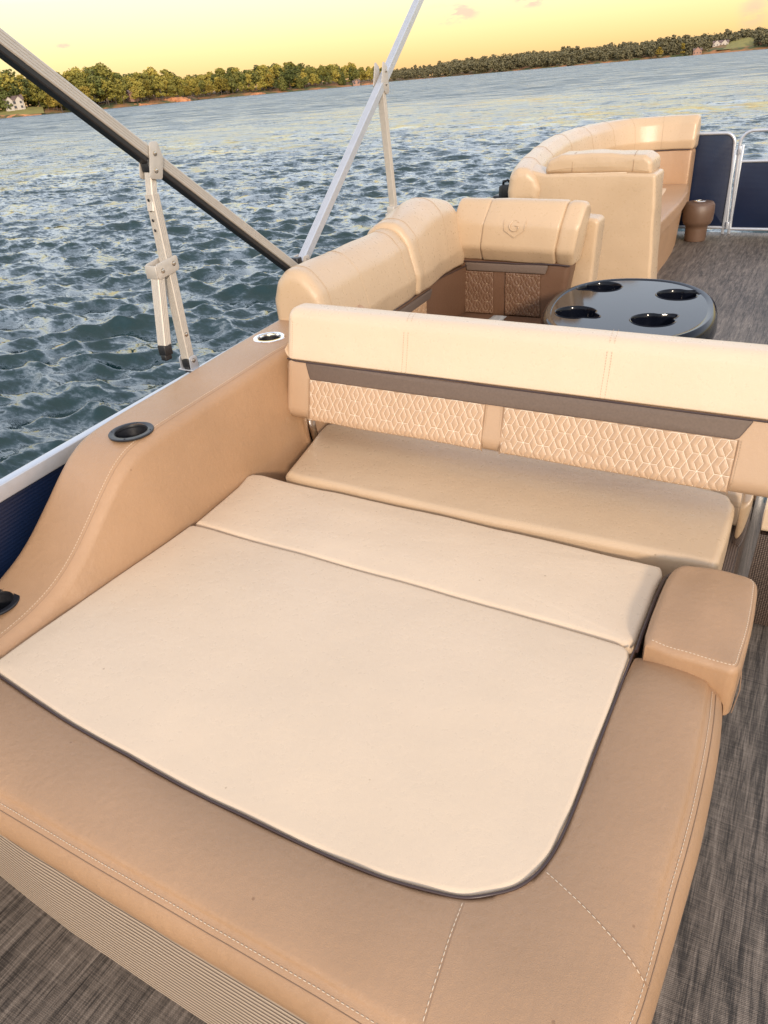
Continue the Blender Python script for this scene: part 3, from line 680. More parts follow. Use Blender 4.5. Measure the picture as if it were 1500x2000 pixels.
# clay cliffs
def clay(a0, a1, D, h, name='clay_bank'):
    mb = MB(); n = 24; rg = random.Random(int(a0 * 10)); rows = []
    for k, (fr, hh) in enumerate(((-2, -2), (0, .2), (1.5, .55), (4, .85), (8, 1.0), (16, .9))):
        rows.append([pol(a0 + (a1 - a0) * j / n, D + fr + rg.uniform(-1.5, 1.5), WZ + (h * hh * math.sin(math.pi * min(1, max(.06, (j / n) * 1.0))) ** .5 * rg.uniform(.7, 1.1) if k else -1)) for j in range(n + 1)])
    for r in rows: mb.v += [tuple(p) for p in r]
    for k in range(len(rows) - 1):
        for j in range(n): mb.f.append((k * (n + 1) + j, (k + 1) * (n + 1) + j, (k + 1) * (n + 1) + j + 1, k * (n + 1) + j + 1)); mb.m.append(0)
    tag(mb.build(name, M['clay'], smooth=False), kind='structure')
clay(133.0, 135.2, 690, 4.2); clay(135.6, 137.6, 664, 1.8); clay(127.9, 129.0, 778, 1.8); clay(120.3, 121.6, 826, 1.4); clay(142.6, 149, 618, 1.8)
lw = MB(); 
for (a0, a1, D, z0, z1, dep) in ((95, 98.2, 1352, 4, 17, 60), (142.4, 150, 622, .8, 5.4, 26)):
    n = 16; rg = random.Random(5); o = len(lw.v)
    for k in range(2):
        for j in range(n + 1): lw.v.append(tuple(pol(a0 + (a1 - a0) * j / n, D + dep * k, WZ + (z0 if k == 0 else z1 * (math.sin(math.pi * min(.75, max(.05, 1 - j / n if a0 < 100 else j / n + .3))) ** .6) + rg.uniform(-.3, .3)))))
    for j in range(n): lw.f.append((o + j, o + n + 1 + j, o + n + 2 + j, o + j + 1)); lw.m.append(0)
tag(lw.build('lawn', M['lawn']), kind='structure')

# ------------------------------------------------------------------ the boat: deck and hull
RAIL = [(-1.66, -1.2), (-1.775, .0), (-1.875, .9), (-1.965, 1.77), (-2.035, 2.43), (-2.14, 3.5), (-2.25, 4.7), (-2.335, 5.6), (-2.395, 6.3), (-2.44, 7.2), (-2.40, 7.9), (-2.2, 8.35), (-1.9, 8.6)]
def rail_x(y): return float(np.interp(y, [p[1] for p in RAIL], [p[0] for p in RAIL]))
mb = MB()
edge = [(x - .03, y) for x, y in RAIL] + [(-1.3, 8.72), (1.2, 8.72), (1.2, -1.2)]
dk = [(x, y) for x, y in edge]
mb.rings([[(x, y, -.07) for x, y in ccw(dk)], [(x, y, 0) for x, y in ccw(dk)]])
tag(mb.build('deck', M['deck']), kind='structure')
mb = MB()
for px in (-1.65, .75):
    mb = MB(); prof_ = [(-1.3, .02), (-1.28, .30), (7.2, .30), (7.9, .27), (8.5, .18), (8.9, .03)]
    mb.rings([[(px + r * math.cos(t), y, -.42 + r * math.sin(t) + max(0, y - 7.2) * .12) for t in [2 * math.pi * j / 24 for j in range(24)]] for y, r in prof_])
    tag(mb.build('pontoon', M['alu'], loc=(px, 3, -.42)), 'aluminium pontoon under the %s edge of the deck' % ('left' if px < 0 else 'right'), 'pontoon')

# side fence along the left edge
sf = thing('side_fence', 'long low boat fence of navy panel under a white aluminium rail', 'fence', (-1.7, 1, 0))
path = smooth_path([(x, y, .738) for x, y in RAIL[:12]], 6)
mb = MB()
pr = fillet(rect(-.017, .017, -.024, .024), .004, 3)
pr = [(a, b) for a, b in pr]
rs = []
for i, p in enumerate(path):
    t = (path[min(i + 1, len(path) - 1)] - path[max(i - 1, 0)]); t.z = 0; t.normalize(); s_ = Vector((t.y, -t.x, 0))
    rs.append([p + s_ * a + Vector((0, 0, b)) for a, b in pr])
mb.rings(rs); mb.build('top_rail', M['alub'], sf)
mb = MB(); mb.rings([[p + Vector((a, 0, b - .700)) for a, b in pr] for p in path]); mb.build('bottom_rail', M['alub'], sf)
mb = MB(); mb.rings([[p + Vector((dx, 0, dz)) for dx, dz in ((-.004, -.69), (.004, -.69), (.004, -.018), (-.004, -.018))] for p in path]); mb.build('panel', M['navy'], sf, angle=30)
for y in (-.8, .45, 2.05, 3.4, 4.9, 6.4):
    mb = MB(); x = rail_x(y); rbox(mb, x - .0155, x + .0155, y - .016, y + .016, .064, .714, .003); mb.build('post', M['alub'], sf)

# ------------------------------------------------------------------ gunwale bolster with cup holders
ZT = [(-.1, .500), (.60, .502), (.70, .508), (.78, .520), (.86, .545), (.94, .592), (1.03, .668), (1.11, .738), (1.18, .787), (1.25, .806), (1.35, .812), (1.7, .818), (2.0, .824), (2.7, .826)]
def ztop(y):
    ys = [y - .03, y, y + .03]; return float(np.mean([np.interp(q, [p[0] for p in ZT], [p[1] for p in ZT]) for q in ys]))
gb = thing('gunwale_bolster', 'long tan padded side bolster sloping down beside the sun pad, with cup holders', 'bolster', (-1.7, 1.2, 0))
mb = MB(); rs = []; stA = []; stB = []
for y in np.arange(.365, 2.64, .02):
    y = float(y); zt = ztop(y); xo = float(np.interp(y, [-.1, .85, 1.05, 1.3, 1.65, 2.27, 2.7], [-1.80, -1.845, -1.840, -1.843, -1.872, -1.936, -1.975])); sh = .055 * max(0, min(1, (y - 1.25) / .75))
    out = fillet([(xo, .28), (-1.52 - sh, .28), (-1.548 - sh, .44 if zt > .56 else .40), (-1.600 - sh, zt), (xo, zt + .004)], [.01, .005, .05, .048, .050], 7)
    rs.append([(x, y, z) for x, z in ccw(out)])
    stA.append(Vector((-1.630 - sh, y, zt))); stB.append(Vector((-1.620 - sh, y, zt)))
mb.rings(rs)
from mathutils.bvhtree import BVHTree
bv1 = BVHTree.FromPolygons([Vector(v_) for v_ in mb.v], mb.f)
stA = [bv1.ray_cast(p + Vector((0, 0, .3)), Vector((0, 0, -1)))[0] + Vector((0, 0, .0005)) for p in stA[1:-1]]; stB = [bv1.ray_cast(p + Vector((0, 0, .3)), Vector((0, 0, -1)))[0] for p in stB[1:-1]]
gbody = mb.build('padding', M['tan'], gb, angle=60)
cut = MB()
cups = [(-1.680, 1.283, .0, 'black', .050), (-1.742, .750, 0, 'black', .050), (-1.798, 2.120, 0, 'chrome', .047)]
for cx, cy, _, k, r in cups:
    z = ztop(cy); lathe(cut, [(r, z - .09), (r, z + .05)], cx, cy, 36)
boolean(gbody, cut)
for cx, cy, _, k, r in cups:
    z = ztop(cy) + (.002 if cy > 1 else .010); mb = MB(); mt = M['black'] if k == 'black' else M['chrome']
    lathe(mb, [(r - .012, z - .088), (r - .004, z - .088), (r - .003, z - .004), (r + .016, z - .004), (r + .0172, z + .0006), (r + .0155, z + .0028), (r + .002, z + .0032), (r - .001, z + .001), (r - .003, z - .008), (r - .010, z - .080)], cx, cy, 44, closed=True)
    lathe(mb, [(r - .008, z - .089), (r - .008, z - .086)], cx, cy, 30)
    c_ = mb.build('cup_holder', mt, gb)
    if k == 'black':
        for q in range(4):
            a = q * math.pi / 2 + .5; s_ = MB(); bolt(s_, (cx + (r + .009) * math.cos(a), cy + (r + .009) * math.sin(a), z + .0030), (0, 0, 1), .0022, .0015); s_.build('screw', M['black'], c_)
    if k == 'chrome':
        lm = MB(); lathe(lm, [(r - .0005, z - .0875), (r - .0005, z - .0065), (r - .0055, z - .0065), (r - .0115, z - .085)], cx, cy, 40, closed=True); lathe(lm, [(r - .007, z - .0875), (r - .007, z - .0845)], cx, cy, 30); lm.build('liner', M['black'], c_)
    if k == 'black': c_['label'] = 'black plastic cup holder'
    else: c_['label'] = 'polished steel cup holder'
mb = MB(); stitches(mb, stA[2:], .0008, .006, .003); mb.build('stitching', M['thread'], gb)
mb = MB(); mb.tube(stB[2:], .0009, 5); mb.build('seam', M['groove'], gb)

# ------------------------------------------------------------------ rear sun lounge
INNER = smooth_path([(-1.56, .590), (-1.49, .5815), (-1.25, .562), (-1.025, .5535), (-.83, .5505), (-.687, .552), (-.56, .556), (-.471, .562), (-.40, .571), (-.335, .584), (-.28, .603), (-.248, .625), (-.224, .650), (-.205, .676), (-.193, .704), (-.185, .745), (-.183, .783), (-.181, .86), (-.181, .94), (-.181, 1.04), (-.181, 1.13), (-.181, 1.22), (-.181, 1.298)], 4) if False else None
def crom2(pts, k):
    return [(p.x, p.y) for p in smooth_path([(x, y, 0) for x, y in pts], k)]
INNER = crom2([(-1.56, .590), (-1.25, .562), (-1.025, .5535), (-.83, .5505), (-.687, .552), (-.56, .556), (-.471, .562), (-.40, .571), (-.335, .584), (-.28, .603), (-.235, .638), (-.205, .676), (-.189, .725), (-.183, .783), (-.181, .86), (-.181, 1.0), (-.181, 1.15), (-.181, 1.294)], 5)
OUTER = crom2([(-1.56, .318), (-1.25, .322), (-1.025, .326), (-.83, .330), (-.687, .333), (-.56, .336), (-.45, .339), (-.33, .342), (-.22, .346), (-.12, .356), (-.045, .385), (-.008, .435), (.012, .51), (.022, .60), (.031, .75), (.038, .93), (.036, 1.10), (.026, 1.262)], 5)
sl = thing('sun_lounge', 'wide rear sun lounge with cream pad framed by tan bolster and dark piping', 'sun lounge', (-.8, .8, 0))
n = len(INNER)
mb = MB(); rs = []; top_seam = []; low_seam = []
for i in range(n):
    a = Vector((*INNER[i], 0)); b = Vector((*OUTER[i], 0)); w = (b - a).length; d = (b - a) / w
    e = 1.0
    t_end = min(i, n - 1 - i) / 5.0
    drop = .022 * (1 - min(1, t_end)) ** 2 if i > n / 2 else 0
    # section: inner edge, crowned top, soft outer shoulder, side, underside
    zt = .505
    P2 = [(0.001, .43), (0.001, zt - .010 - drop), (.008, zt - .001 - drop), (w * .25, zt + .012 - drop), (w * .5, zt + .016 - drop), (w * .75, zt + .009 - drop), (w - .045, zt - .002 - drop), (w - .030, zt - .010 - drop), (w - .017, zt - .024 - drop), (w - .009, zt - .042 - drop), (w - .008, zt - .060), (w - .014, zt - .078), (w - .030, zt - .088), (w * .5, .405), (0.03, .405)]
    P2d = [(p.x, p.y) for p in smooth_path([(x, z, 0) for x, z in P2[:13]], 3)] + P2[13:]
    rs.append([a + d * x + Vector((0, 0, z)) for x, z in P2d])
    top_seam.append(a + d * (w - .036) + Vector((0, 0, zt - .0055 - drop))); low_seam.append(a + d * (w - .027) + Vector((0, 0, zt - .0115 - drop)))
rs = [list(reversed(r)) for r in rs]
endr = [Vector(p) for p in rs[-1]]; cen = sum(endr, Vector()) / len(endr)
for k, (s_, dy) in enumerate(((.985, .006), (.95, .011), (.88, .014))): rs.append([cen + (p - cen) * s_ + Vector((0, dy, 0)) for p in endr])
mb.rings(rs); mb.build('frame_bolster', M['tan'], sl, angle=60)
from mathutils.bvhtree import BVHTree
bvh = BVHTree.FromPolygons([Vector(v_) for v_ in mb.v], mb.f)
def drape(pts, off):
    out = []
    for p in pts:
        hit = bvh.ray_cast(Vector((p.x, p.y, 1.0)), Vector((0, 0, -1)))
        out.append(hit[0] + Vector((0, 0, off)) if hit[0] is not None else p)
    return out
mb = MB(); stitches(mb, top_seam, .0008, .0055, .003); 
ia = min(range(n), key=lambda i: (INNER[i][0] + .285) ** 2 + (INNER[i][1] - .60) ** 2); ib = min(range(n), key=lambda i: (INNER[i][0] + .195) ** 2 + (INNER[i][1] - .70) ** 2)
def across(i0, x1, y1, bow=0.0):
    a = Vector((*INNER[i0], 0)); b = Vector((x1, y1, 0)); out = []
    for k in range(25):
        t = k / 24; p = a.lerp(b, t); p.z = .505 + .0012 + float(np.interp(t, [0, .06, .25, .5, .75, .85, .92, 1], [-.004, -.001, .008, .010, .006, .001, -.003, -.010])); out.append(p)
    return out
s1 = across(ia, -.262, .372); s2 = across(ib, .006, .60)
s1 = drape(s1, .0006); s2 = drape(s2, .0006); stitches(mb, s1[1:-1], .0009, .0065, .0035); stitches(mb, s2[1:-1], .0009, .0065, .0035)
mb.build('stitching', M['thread'], sl)
mb = MB(); mb.tube(low_seam, .0009, 5)
for s_ in (s1, s2): mb.tube([p + Vector((.003, .0, -.0008)) for p in s_[:-1]], .0009, 5)
mb.build('seam', M['groove'], sl)
# pad
pad = [(x - .009 * 0, y) for x, y in INNER] 
outl = []
for i in range(n):
    t = Vector(INNER[min(i + 1, n - 1)]) - Vector(INNER[max(0, i - 1)]); t.normalize(); q = (INNER[i][0] - t.y * .0032, INNER[i][1] + t.x * .0032)
    if q[0] > -1.545 and q[1] < 1.283: outl.append(q)
outl = [q for q in outl if q[1] < 1.270] + crom2([(-.188, 1.279), (-.192, 1.291), (-.202, 1.300), (-.216, 1.304)], 3) + [(-.5, 1.306), (-1.0, 1.306), (-1.50, 1.304), (-1.530, 1.300), (-1.541, 1.288), (-1.548, 1.0), (-1.553, .70), (-1.553, .61), (-1.549, .598)]
outl = densify(outl, .03)
mb = MB(); slab(mb, outl, .40, .508, .004, .013, .009, 0, None, 6, 12, 0, None, cpow=3.0, puck=.0, wob=lambda x, y: .0012 * math.sin(x * 7 + 1) * math.cos(y * 9) + .001 * math.sin(x * 17 + y * 11))
mb.build('pad', M['cream'], sl, angle=60)
mb = MB(); pp = [(x, y, .5065 - (.010 if i < 2 else 0)) for i, (x, y) in enumerate(inset(ccw(INNER + [(-1.9, 1.5)]), .0045)[:])]
pp = [p for p in pp if p[0] > -1.57 and p[1] < 1.31]
# keep the piping in running order
pin = [(INNER[i][0] + 0, INNER[i][1] + 0) for i in range(n)]
path = []
for i in range(n):
    t = Vector(pin[min(i + 1, n - 1)]) - Vector(pin[max(0, i - 1)]); t = t.to_2d() if hasattr(t, 'to_2d') else t; t.normalize()
    path.append((pin[i][0] - t.y * .0008, pin[i][1] + t.x * .0008, .5050 + .0012 * math.sin(i * .7)))
mb.tube(path, .0027, 10); mb.build('piping', M['piping'], sl)
# skirt
mb = MB(); rs = []
for i in range(n):
    a = Vector((*INNER[i], 0)); b = Vector((*OUTER[i], 0)); d = (b - a).normalized()
    rs.append((b - d * .028, b - d * .12))
sk_out = [q[0] for q in rs]; 
loop = [(p.x, p.y) for p in sk_out] + [(-.03, 1.29), (-1.50, 1.29), (-1.51, .60), (-1.75, .56)]
loop[0] = (-1.75, sk_out[0].y)
def skirt_ring(z, s_):
    return [(x, y + s_ * (1 if y < .6 else 0) + (max(0, -1.20 - x) * .05 if y < .6 else 0), z) for x, y in ccw(loop)]
mb.rings([skirt_ring(0.0, .016), skirt_ring(.05, .014), skirt_ring(.20, .012), skirt_ring(.30, .012), skirt_ring(.412, .012)])
mb.build('skirt', M['ribbed'], sl, angle=60)

# ------------------------------------------------------------------ middle seat slab with its arm block
ms = thing('bench_cushion', 'narrow cream cushion slab between rear sun pad and the raised cushion under the backrest', 'cushion', (-.86, 1.47, 0))
mb = MB()
slab(mb, crom2([(-1.545, 1.318), (-1.50, 1.313), (-1.2, 1.312), (-.9, 1.311), (-.5, 1.312), (-.25, 1.314), (-.192, 1.320), (-.186, 1.40), (-.186, 1.55), (-.188, 1.638), (-.25, 1.652), (-.6, 1.656), (-1.0, 1.657), (-1.4, 1.654), (-1.575, 1.650), (-1.566, 1.55), (-1.553, 1.42)], 3), .38, .504, .004, .016, .006, 0, None, 5, 8, 0, .03, cpow=3, puck=.0004, wob=lambda x, y: .0015 * math.sin(x * 6) + .001 * math.sin(x * 19 + y * 7))
mb.build('pad', M['cream'], ms, angle=60)
mb = MB(); mb.tube([(x, 1.3155 + .0008 * math.sin(x * 9), .4875) for x in np.linspace(-1.53, -.20, 40)], .0013, 5); mb.build('seam', M['thread2'], ms)
mb = MB(); rbox(mb, -1.50, -.14, 1.32, 1.69, 0, .378, .005); mb.build('base', M['mesh'], ms)
ab = thing('arm_block', 'short raised tan arm block at the right end of the narrow cushion slab', 'armrest', (-.06, 1.45, 0))
mb = MB()
out = crom2([(-.160, 1.292), (-.10, 1.283), (-.02, 1.279), (.028, 1.282), (.036, 1.34), (.040, 1.45), (.038, 1.56), (.028, 1.622), (-.02, 1.640), (-.08, 1.638), (-.130, 1.630), (-.158, 1.60), (-.168, 1.52), (-.170, 1.42), (-.168, 1.33)], 4)
slab(mb, out, .40, .545, .012, .020, .008, 0, None, 6, 7, 0, None, puck=.0004, wob=lambda x, y: .0015 * math.sin(y * 40 + x * 20) + .0008 * math.sin(x * 70))
mb.build('padding', M['tan'], ab, angle=60); abv, abf = mb.v, mb.f
mb = MB(); pts = [Vector((x, y, 0)) for x, y in inset(ccw(out), .012)]
ring = [Vector((p.x, p.y, .5480)) for p in pts]
sel = [p for p in ring if p.x > -.155 and (p.y < 1.31 or p.x > .005)]; sel.sort(key=lambda p: (p.y > 1.31, p.x if p.y <= 1.31 else 0, p.y))
bv2 = BVHTree.FromPolygons([Vector(v_) for v_ in abv], abf)
sel = [(lambda h_: h_[0] + Vector((0, 0, .0005)) if h_[0] is not None else p)(bv2.ray_cast(Vector((p.x, p.y, 1)), Vector((0, 0, -1)))) for p in sel]
stitches(mb, sel, .0009, .005, .003); mb.build('stitching', M['thread'], ab)
mb = MB(); mb.tube([p + Vector((.004, -.001, -.003)) for p in sel], .0009, 5); mb.tube([(.036, 1.284, .54), (.041, 1.281, .49), (.036, 1.281, .42)], .0009, 5); mb.build('seam', M['groove'], ab)
mb = MB(); mb.tube([(-.178, 1.300, .500), (-.1795, 1.36, .503), (-.1795, 1.5, .503), (-.176, 1.60, .501), (-.165, 1.64, .490)], .0045, 8); mb.build('piping', M['piping'], ab)
mb = MB(); rbox(mb, -.135, .020, 1.298, 1.60, 0, .41, .006); mb.build('base', M['mesh'], ab)

# ------------------------------------------------------------------ raised cushion under the flip backrest
rc = thing('bench_cushion', 'raised grey beige seat cushion lying in the shade under the quilted backrest', 'cushion', (-.8, 1.9, 0))
mb = MB()
slab(mb, crom2([(-1.462, 1.690), (-1.40, 1.680), (-1.2, 1.680), (-.8, 1.682), (-.4, 1.690), (-.12, 1.702), (-.070, 1.712), (-.063, 1.78), (-.060, 1.9), (-.062, 2.02), (-.075, 2.06), (-.11, 2.10), (-.3, 2.115), (-.8, 2.12), (-1.3, 2.12), (-1.53, 2.11), (-1.552, 2.05), (-1.52, 1.92), (-1.485, 1.78)], 3), .36, .511, .01, .022, .006, 0, None, 6, 8, 0, .03, cpow=3, puck=.0004, wob=lambda x, y: .0015 * math.sin(x * 8 + y * 3))
mb.build('pad', M['cream2'], rc, angle=60)
mb = MB(); mb.tube([(-.0685, y, .492) for y in np.linspace(1.73, 2.03, 14)] + [(-.074, 2.045, .494), (-.05, 2.058, .49), (-.02, 2.06, .488)], .0011, 5); mb.build('seam', M['thread2'], rc)
fs = thing('front_bench', 'forward facing bench cushion behind the quilted backrest, its cream corner showing by the steel arm', 'bench', (-.75, 2.4, 0))
mb = MB(); slab(mb, fillet(rect(-1.60, .17, 2.135, 2.60), .05, 6), .37, .485, .02, .035, .008, 0, None, 6, 6, 0, .04); mb.build('seat', M['cream'], fs, angle=60)
mb = MB(); slab(mb, fillet([(.065, 2.10), (.22, 2.10), (.22, 2.30), (.065, 2.30)], .045, 6), .36, .455, .03, .035, .006, 0, None, 6, 4, 0, .02, wob=lambda x, y: .004 * math.sin(x * 45 + y * 20)); mb.build('bolster', M['cream'], fs, angle=60)
mb = MB(); rbox(mb, -1.5, -.03, 1.72, 2.55, 0, .36, .006); rbox(mb, -.028, .155, 2.16, 2.55, 0, .35, .006); mb.build('base', M['mesh'], fs)

# ------------------------------------------------------------------ quilting
def clipseg(a, b, u0, u1, v0, v1):
    t0, t1 = 0.0, 1.0; dx, dy = b[0] - a[0], b[1] - a[1]
    for p, q in ((-dx, a[0] - u0), (dx, u1 - a[0]), (-dy, a[1] - v0), (dy, v1 - a[1])):
        if abs(p) < 1e-12:
            if q < 0: return None
        else:
            r = q / p
            if p < 0: t0 = max(t0, r)
            else: t1 = min(t1, r)
    if t0 >= t1 - 1e-4: return None
    return (a[0] + dx * t0, a[1] + dy * t0), (a[0] + dx * t1, a[1] + dy * t1)
def quilt(parent, u0, u1, v0, v1, Mx, a, b, uo, vo, puff, mt, thr, res=.0022, name='quilted_panel', curve=None, tr=.0008):
    """padded panel: hexagon and diamond stitch pattern pressed into it"""
    wd, dd = .30 * a, .20 * a
    def segd(px, py, x0, y0, x1, y1):
        dx, dy = x1 - x0, y1 - y0; t = np.clip(((px - x0) * dx + (py - y0) * dy) / (dx * dx + dy * dy), 0, 1)
        return np.hypot(px - x0 - t * dx, py - y0 - t * dy)
    nu = max(8, int((u1 - u0) / res)); nv = max(8, int((v1 - v0) / res)); U, V_ = np.meshgrid(np.linspace(u0, u1, nu), np.linspace(v0, v1, nv), indexing='ij')
    fu = np.abs((U - uo + a / 2) % a - a / 2); fv = np.abs((V_ - vo + b / 2) % b - b / 2)
    d = np.minimum(np.minimum(segd(fu, fv, 0, 0, wd, 0), segd(fu, fv, wd, 0, a / 2, b / 2)), segd(fu, fv, 0, 0, dd, b / 2))
    h = puff * (1 - np.exp(-d / .0028)) 
    ed = np.minimum(np.minimum(U - u0, u1 - U), np.minimum(V_ - v0, v1 - V_)); h = h * np.clip(ed / .004, 0, 1) + .0004
    cv = curve or (lambda v: 0.0)
    verts = []; 
    for i in range(nu):
        for j in range(nv): verts.append(Mx @ Vector((U[i, j], V_[i, j], h[i, j] + cv(V_[i, j]))))
    faces = [(i * nv + j, (i + 1) * nv + j, (i + 1) * nv + j + 1, i * nv + j + 1) for i in range(nu - 1) for j in range(nv - 1)]
    # closed back so that the panel has thickness
    o = len(verts); ring = [(i, 0) for i in range(nu)] + [(nu - 1, j) for j in range(1, nv)] + [(i, nv - 1) for i in range(nu - 2, -1, -1)] + [(0, j) for j in range(nv - 2, 0, -1)]
    for i, j in ring: verts.append(Mx @ Vector((U[i, j], V_[i, j], cv(V_[i, j]) - .004)))
    m_ = len(ring)
    for k in range(m_):
        k2 = (k + 1) % m_; faces.append((ring[k2][0] * nv + ring[k2][1], ring[k][0] * nv + ring[k][1], o + k, o + k2))
    mb = MB(); mb.add(verts, faces); po = mb.build(name, mt, parent, angle=180)
    tb = MB(); nA = int((u1 - u0) / a) + 3; nB = int((v1 - v0) / b) + 3
    for i in range(-nA, nA + 1):
        for j in range(-nB, nB + 1):
            x, y = uo + i * a, vo + j * b
            for s_ in (1, -1):
                L_ = [((x, y), (x + s_ * wd, y)), ((x + s_ * wd, y), (x + s_ * a / 2, y + b / 2)), ((x + s_ * a / 2, y + b / 2), (x + s_ * wd, y + b)), ((x, y), (x + s_ * dd, y + b / 2)), ((x + s_ * dd, y + b / 2), (x, y + b))]
                for p, q in L_:
                    c = clipseg(p, q, u0 + .002, u1 - .002, v0 + .002, v1 - .002)
                    if c: tb.tube([Mx @ Vector((*c[0], .0010 + cv(c[0][1]))), Mx @ Vector((*c[1], .0010 + cv(c[1][1])))], tr, 4)
    tb.build('stitching', thr, po)
    return po

# ------------------------------------------------------------------ flip backrest
fb = thing('flip_backrest', 'wide reversible backrest with cream top, taupe band and quilted tan panels on steel arms', 'backrest', (-.76, 2.03, .2))
def bk(z): return 1.94 + (z - .58) * .275          # y of the front face
XL, XR = -1.640, .135
MxX = Matrix(((0, 0, 1, 0), (1, 0, 0, 0), (0, 1, 0, 0), (0, 0, 0, 1)))     # (u,v,w) -> (w, u, v): profile in (y,z), extruded along x
mb = MB()
prof_top = fillet([(bk(.797), .797), (bk(.975) + .001, .978), (bk(.98) + .14, .975), (2.14, .797)], [.006, .050, .060, .006], 9)
slab(mb, prof_top, XL, XR, .034, .034, .003, .003, MxX, 6, 3, 0, .02)
mb.v = [(x, y, z - (.004 + .013 * (x - XL) / (XR - XL)) * max(0, (z - .80) / .178)) for x, y, z in mb.v]; 
mb.build('top_roll', M['cream'], fb, angle=60)
mb = MB()
prof_low = fillet([(bk(.575), .575), (bk(.794), .794), (2.13, .794), (2.10, .575)], [.045, .006, .006, .05], 8)
slab(mb, prof_low, XL + .002, XR - .002, .030, .030, .003, .003, MxX, 6, 3, 0, .02)
mb.build('lower_padding', M['tan2'], fb, angle=60)
# dark roll line under the cream part
mb = MB(); mb.tube([(x, bk(.7955) - .0015 + (.012 if i in (0, 39) else 0), .7955) for i, x in enumerate(np.linspace(XL + .006, XR - .006, 40))], .0028, 8); mb.build('piping', M['piping'], fb)
nf = Vector((0, -1, .275)).normalized(); vf = Vector((0, .275, 1)).normalized()
FM = frame((0, bk(.58), .58), (1, 0, 0), vf)          # u = x, v = up the face, w = out of the face (u x v)
if FM.to_3x3() @ Vector((0, 0, 1)) @ Vector((0, -1, 0)) < 0: pass
def fv(z): return (z - .58) * math.sqrt(1 + .275 ** 2)
mb = MB()
trap = fillet([(-1.541, fv(.7925)), (-.062, fv(.7925)), (-.070, fv(.778)), (-.088, fv(.745)), (-.098, fv(.739)), (-1.519, fv(.739))], [.002, .002, .004, .006, .004, .003], 3)
slab(mb, trap, -.002, .0022, .0005, .001, 0, 0, FM, 2, 1, 0, None); mb.build('band', M['band'], fb)
mb = MB(); mb.tube([FM @ Vector((u, v, .0022)) for u, v in ccw(trap)], .0009, 4, closed=True); mb.build('seam', M['piping'], fb)
curve_low = lambda v: -max(0, .030 - v) ** 2 * 14
quilt(fb, -1.522, -.835, fv(.592), fv(.737), FM, .0645, .0505, -1.515, fv(.686), .0032, M['tan2'], M['thread3'], curve=lambda v: -max(0, .032 - v) ** 2 * 11)
quilt(fb, -.768, -.090, fv(.592), fv(.737), FM, .0645, .0505, -.757, fv(.686), .0032, M['tan2'], M['thread3'], curve=lambda v: -max(0, .032 - v) ** 2 * 11)
mb = MB()
for u in (-1.532, -1.528 + .0, -.826, -.778, -.080):
    stitches(mb, [FM @ Vector((u, v, .0010 - max(0, .032 - v) ** 2 * 11)) for v in np.linspace(.014, fv(.737), 14)], .0008, .005, .003)
for u in (-1.146, -1.130, -.475, -.461):
    pts = []
    for z in np.linspace(.802, .930, 12): pts.append((u, bk(z) - .0012, z))
    c = (bk(.975) + .05, .928)
    for t in np.linspace(.1, 1.45, 8): pts.append((u, c[0] - .0515 * math.cos(t), c[1] + .0515 * math.sin(t)))
    stitches(mb, pts, .0008, .005, .003)
for z0 in (0,):
    stitches(mb, [(XL + .0335, bk(z) - .0005, z) for z in np.linspace(.60, .93, 20)], .0007, .005, .003)
mb.build('stitching', M['thread2'], fb)
mb = MB()
for u in (-1.5245, -.8325, -.7705, -.0875): mb.tube([FM @ Vector((u, v, .0006 - max(0, .032 - v) ** 2 * 11)) for v in np.linspace(.008, fv(.738), 12)], .0015, 5)
mb.build('seam', M['groove'], fb)
def arm(x, hw, name='steel_arm'):
    P = [(x, 2.045, .66), (x, 2.035, .56), (x, 2.035, .50), (x, 2.055, .40), (x, 2.085, .28), (x, 2.11, .16), (x, 2.12, .06)]
    mb = MB(); P = smooth_path(P, 6); rs = []
    for i, p in enumerate(P):
        t = (P[min(i + 1, len(P) - 1)] - P[max(0, i - 1)]).normalized(); q = t.cross(Vector((1, 0, 0))).normalized()
        rs.append([p + Vector((1, 0, 0)) * hw * math.cos(k) + q * .024 * math.sin(k) for k in [2 * math.pi * j / 28 for j in range(28)]])
    mb.rings(rs); return mb.build(name, M['chrome'], fb)
arm(-.018, .034); arm(-1.592, .023)

# ------------------------------------------------------------------ bimini frame
bf = thing('awning_frame', 'folding square tube awning frame bolted to the boat rail', 'awning frame', (-1.85, 1.74, .82))
SX = Vector((1, .093, 0)).normalized()
def bar(name, A, B, w=.036, h=.036, ext0=0, ext1=0, groove=True, mt='alu', parent=None):
    A = Vector(A); B = Vector(B); d = (B - A).normalized(); mb = MB(); ribbar(mb, A - d * ext0, B + d * ext1, w, h, SX, groove); return mb.build(name, M[mt], parent or bf, angle=25)
pA0, pA1 = (-1.930, 2.545, .975), (-1.816, 1.333, 1.807)
dA = (Vector(pA1) - Vector(pA0)).normalized()
pa_ = bar('main_pole', pA0, pA1, .036, .034, 0, .95)
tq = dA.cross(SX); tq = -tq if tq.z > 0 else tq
bar('underside_strip', Vector(pA0) + tq * .0275, Vector(pA1) + tq * .0255, .032, .017, 0, .95, False, 'black', bf)  # plain black strip along the underside of the main pole
pD0, pD1 = (-1.928, 2.565, 1.00), (-2.07, 4.06, 1.995)
bar('main_pole', pD0, pD1, .036, .040, 0, .9, mt='alub')
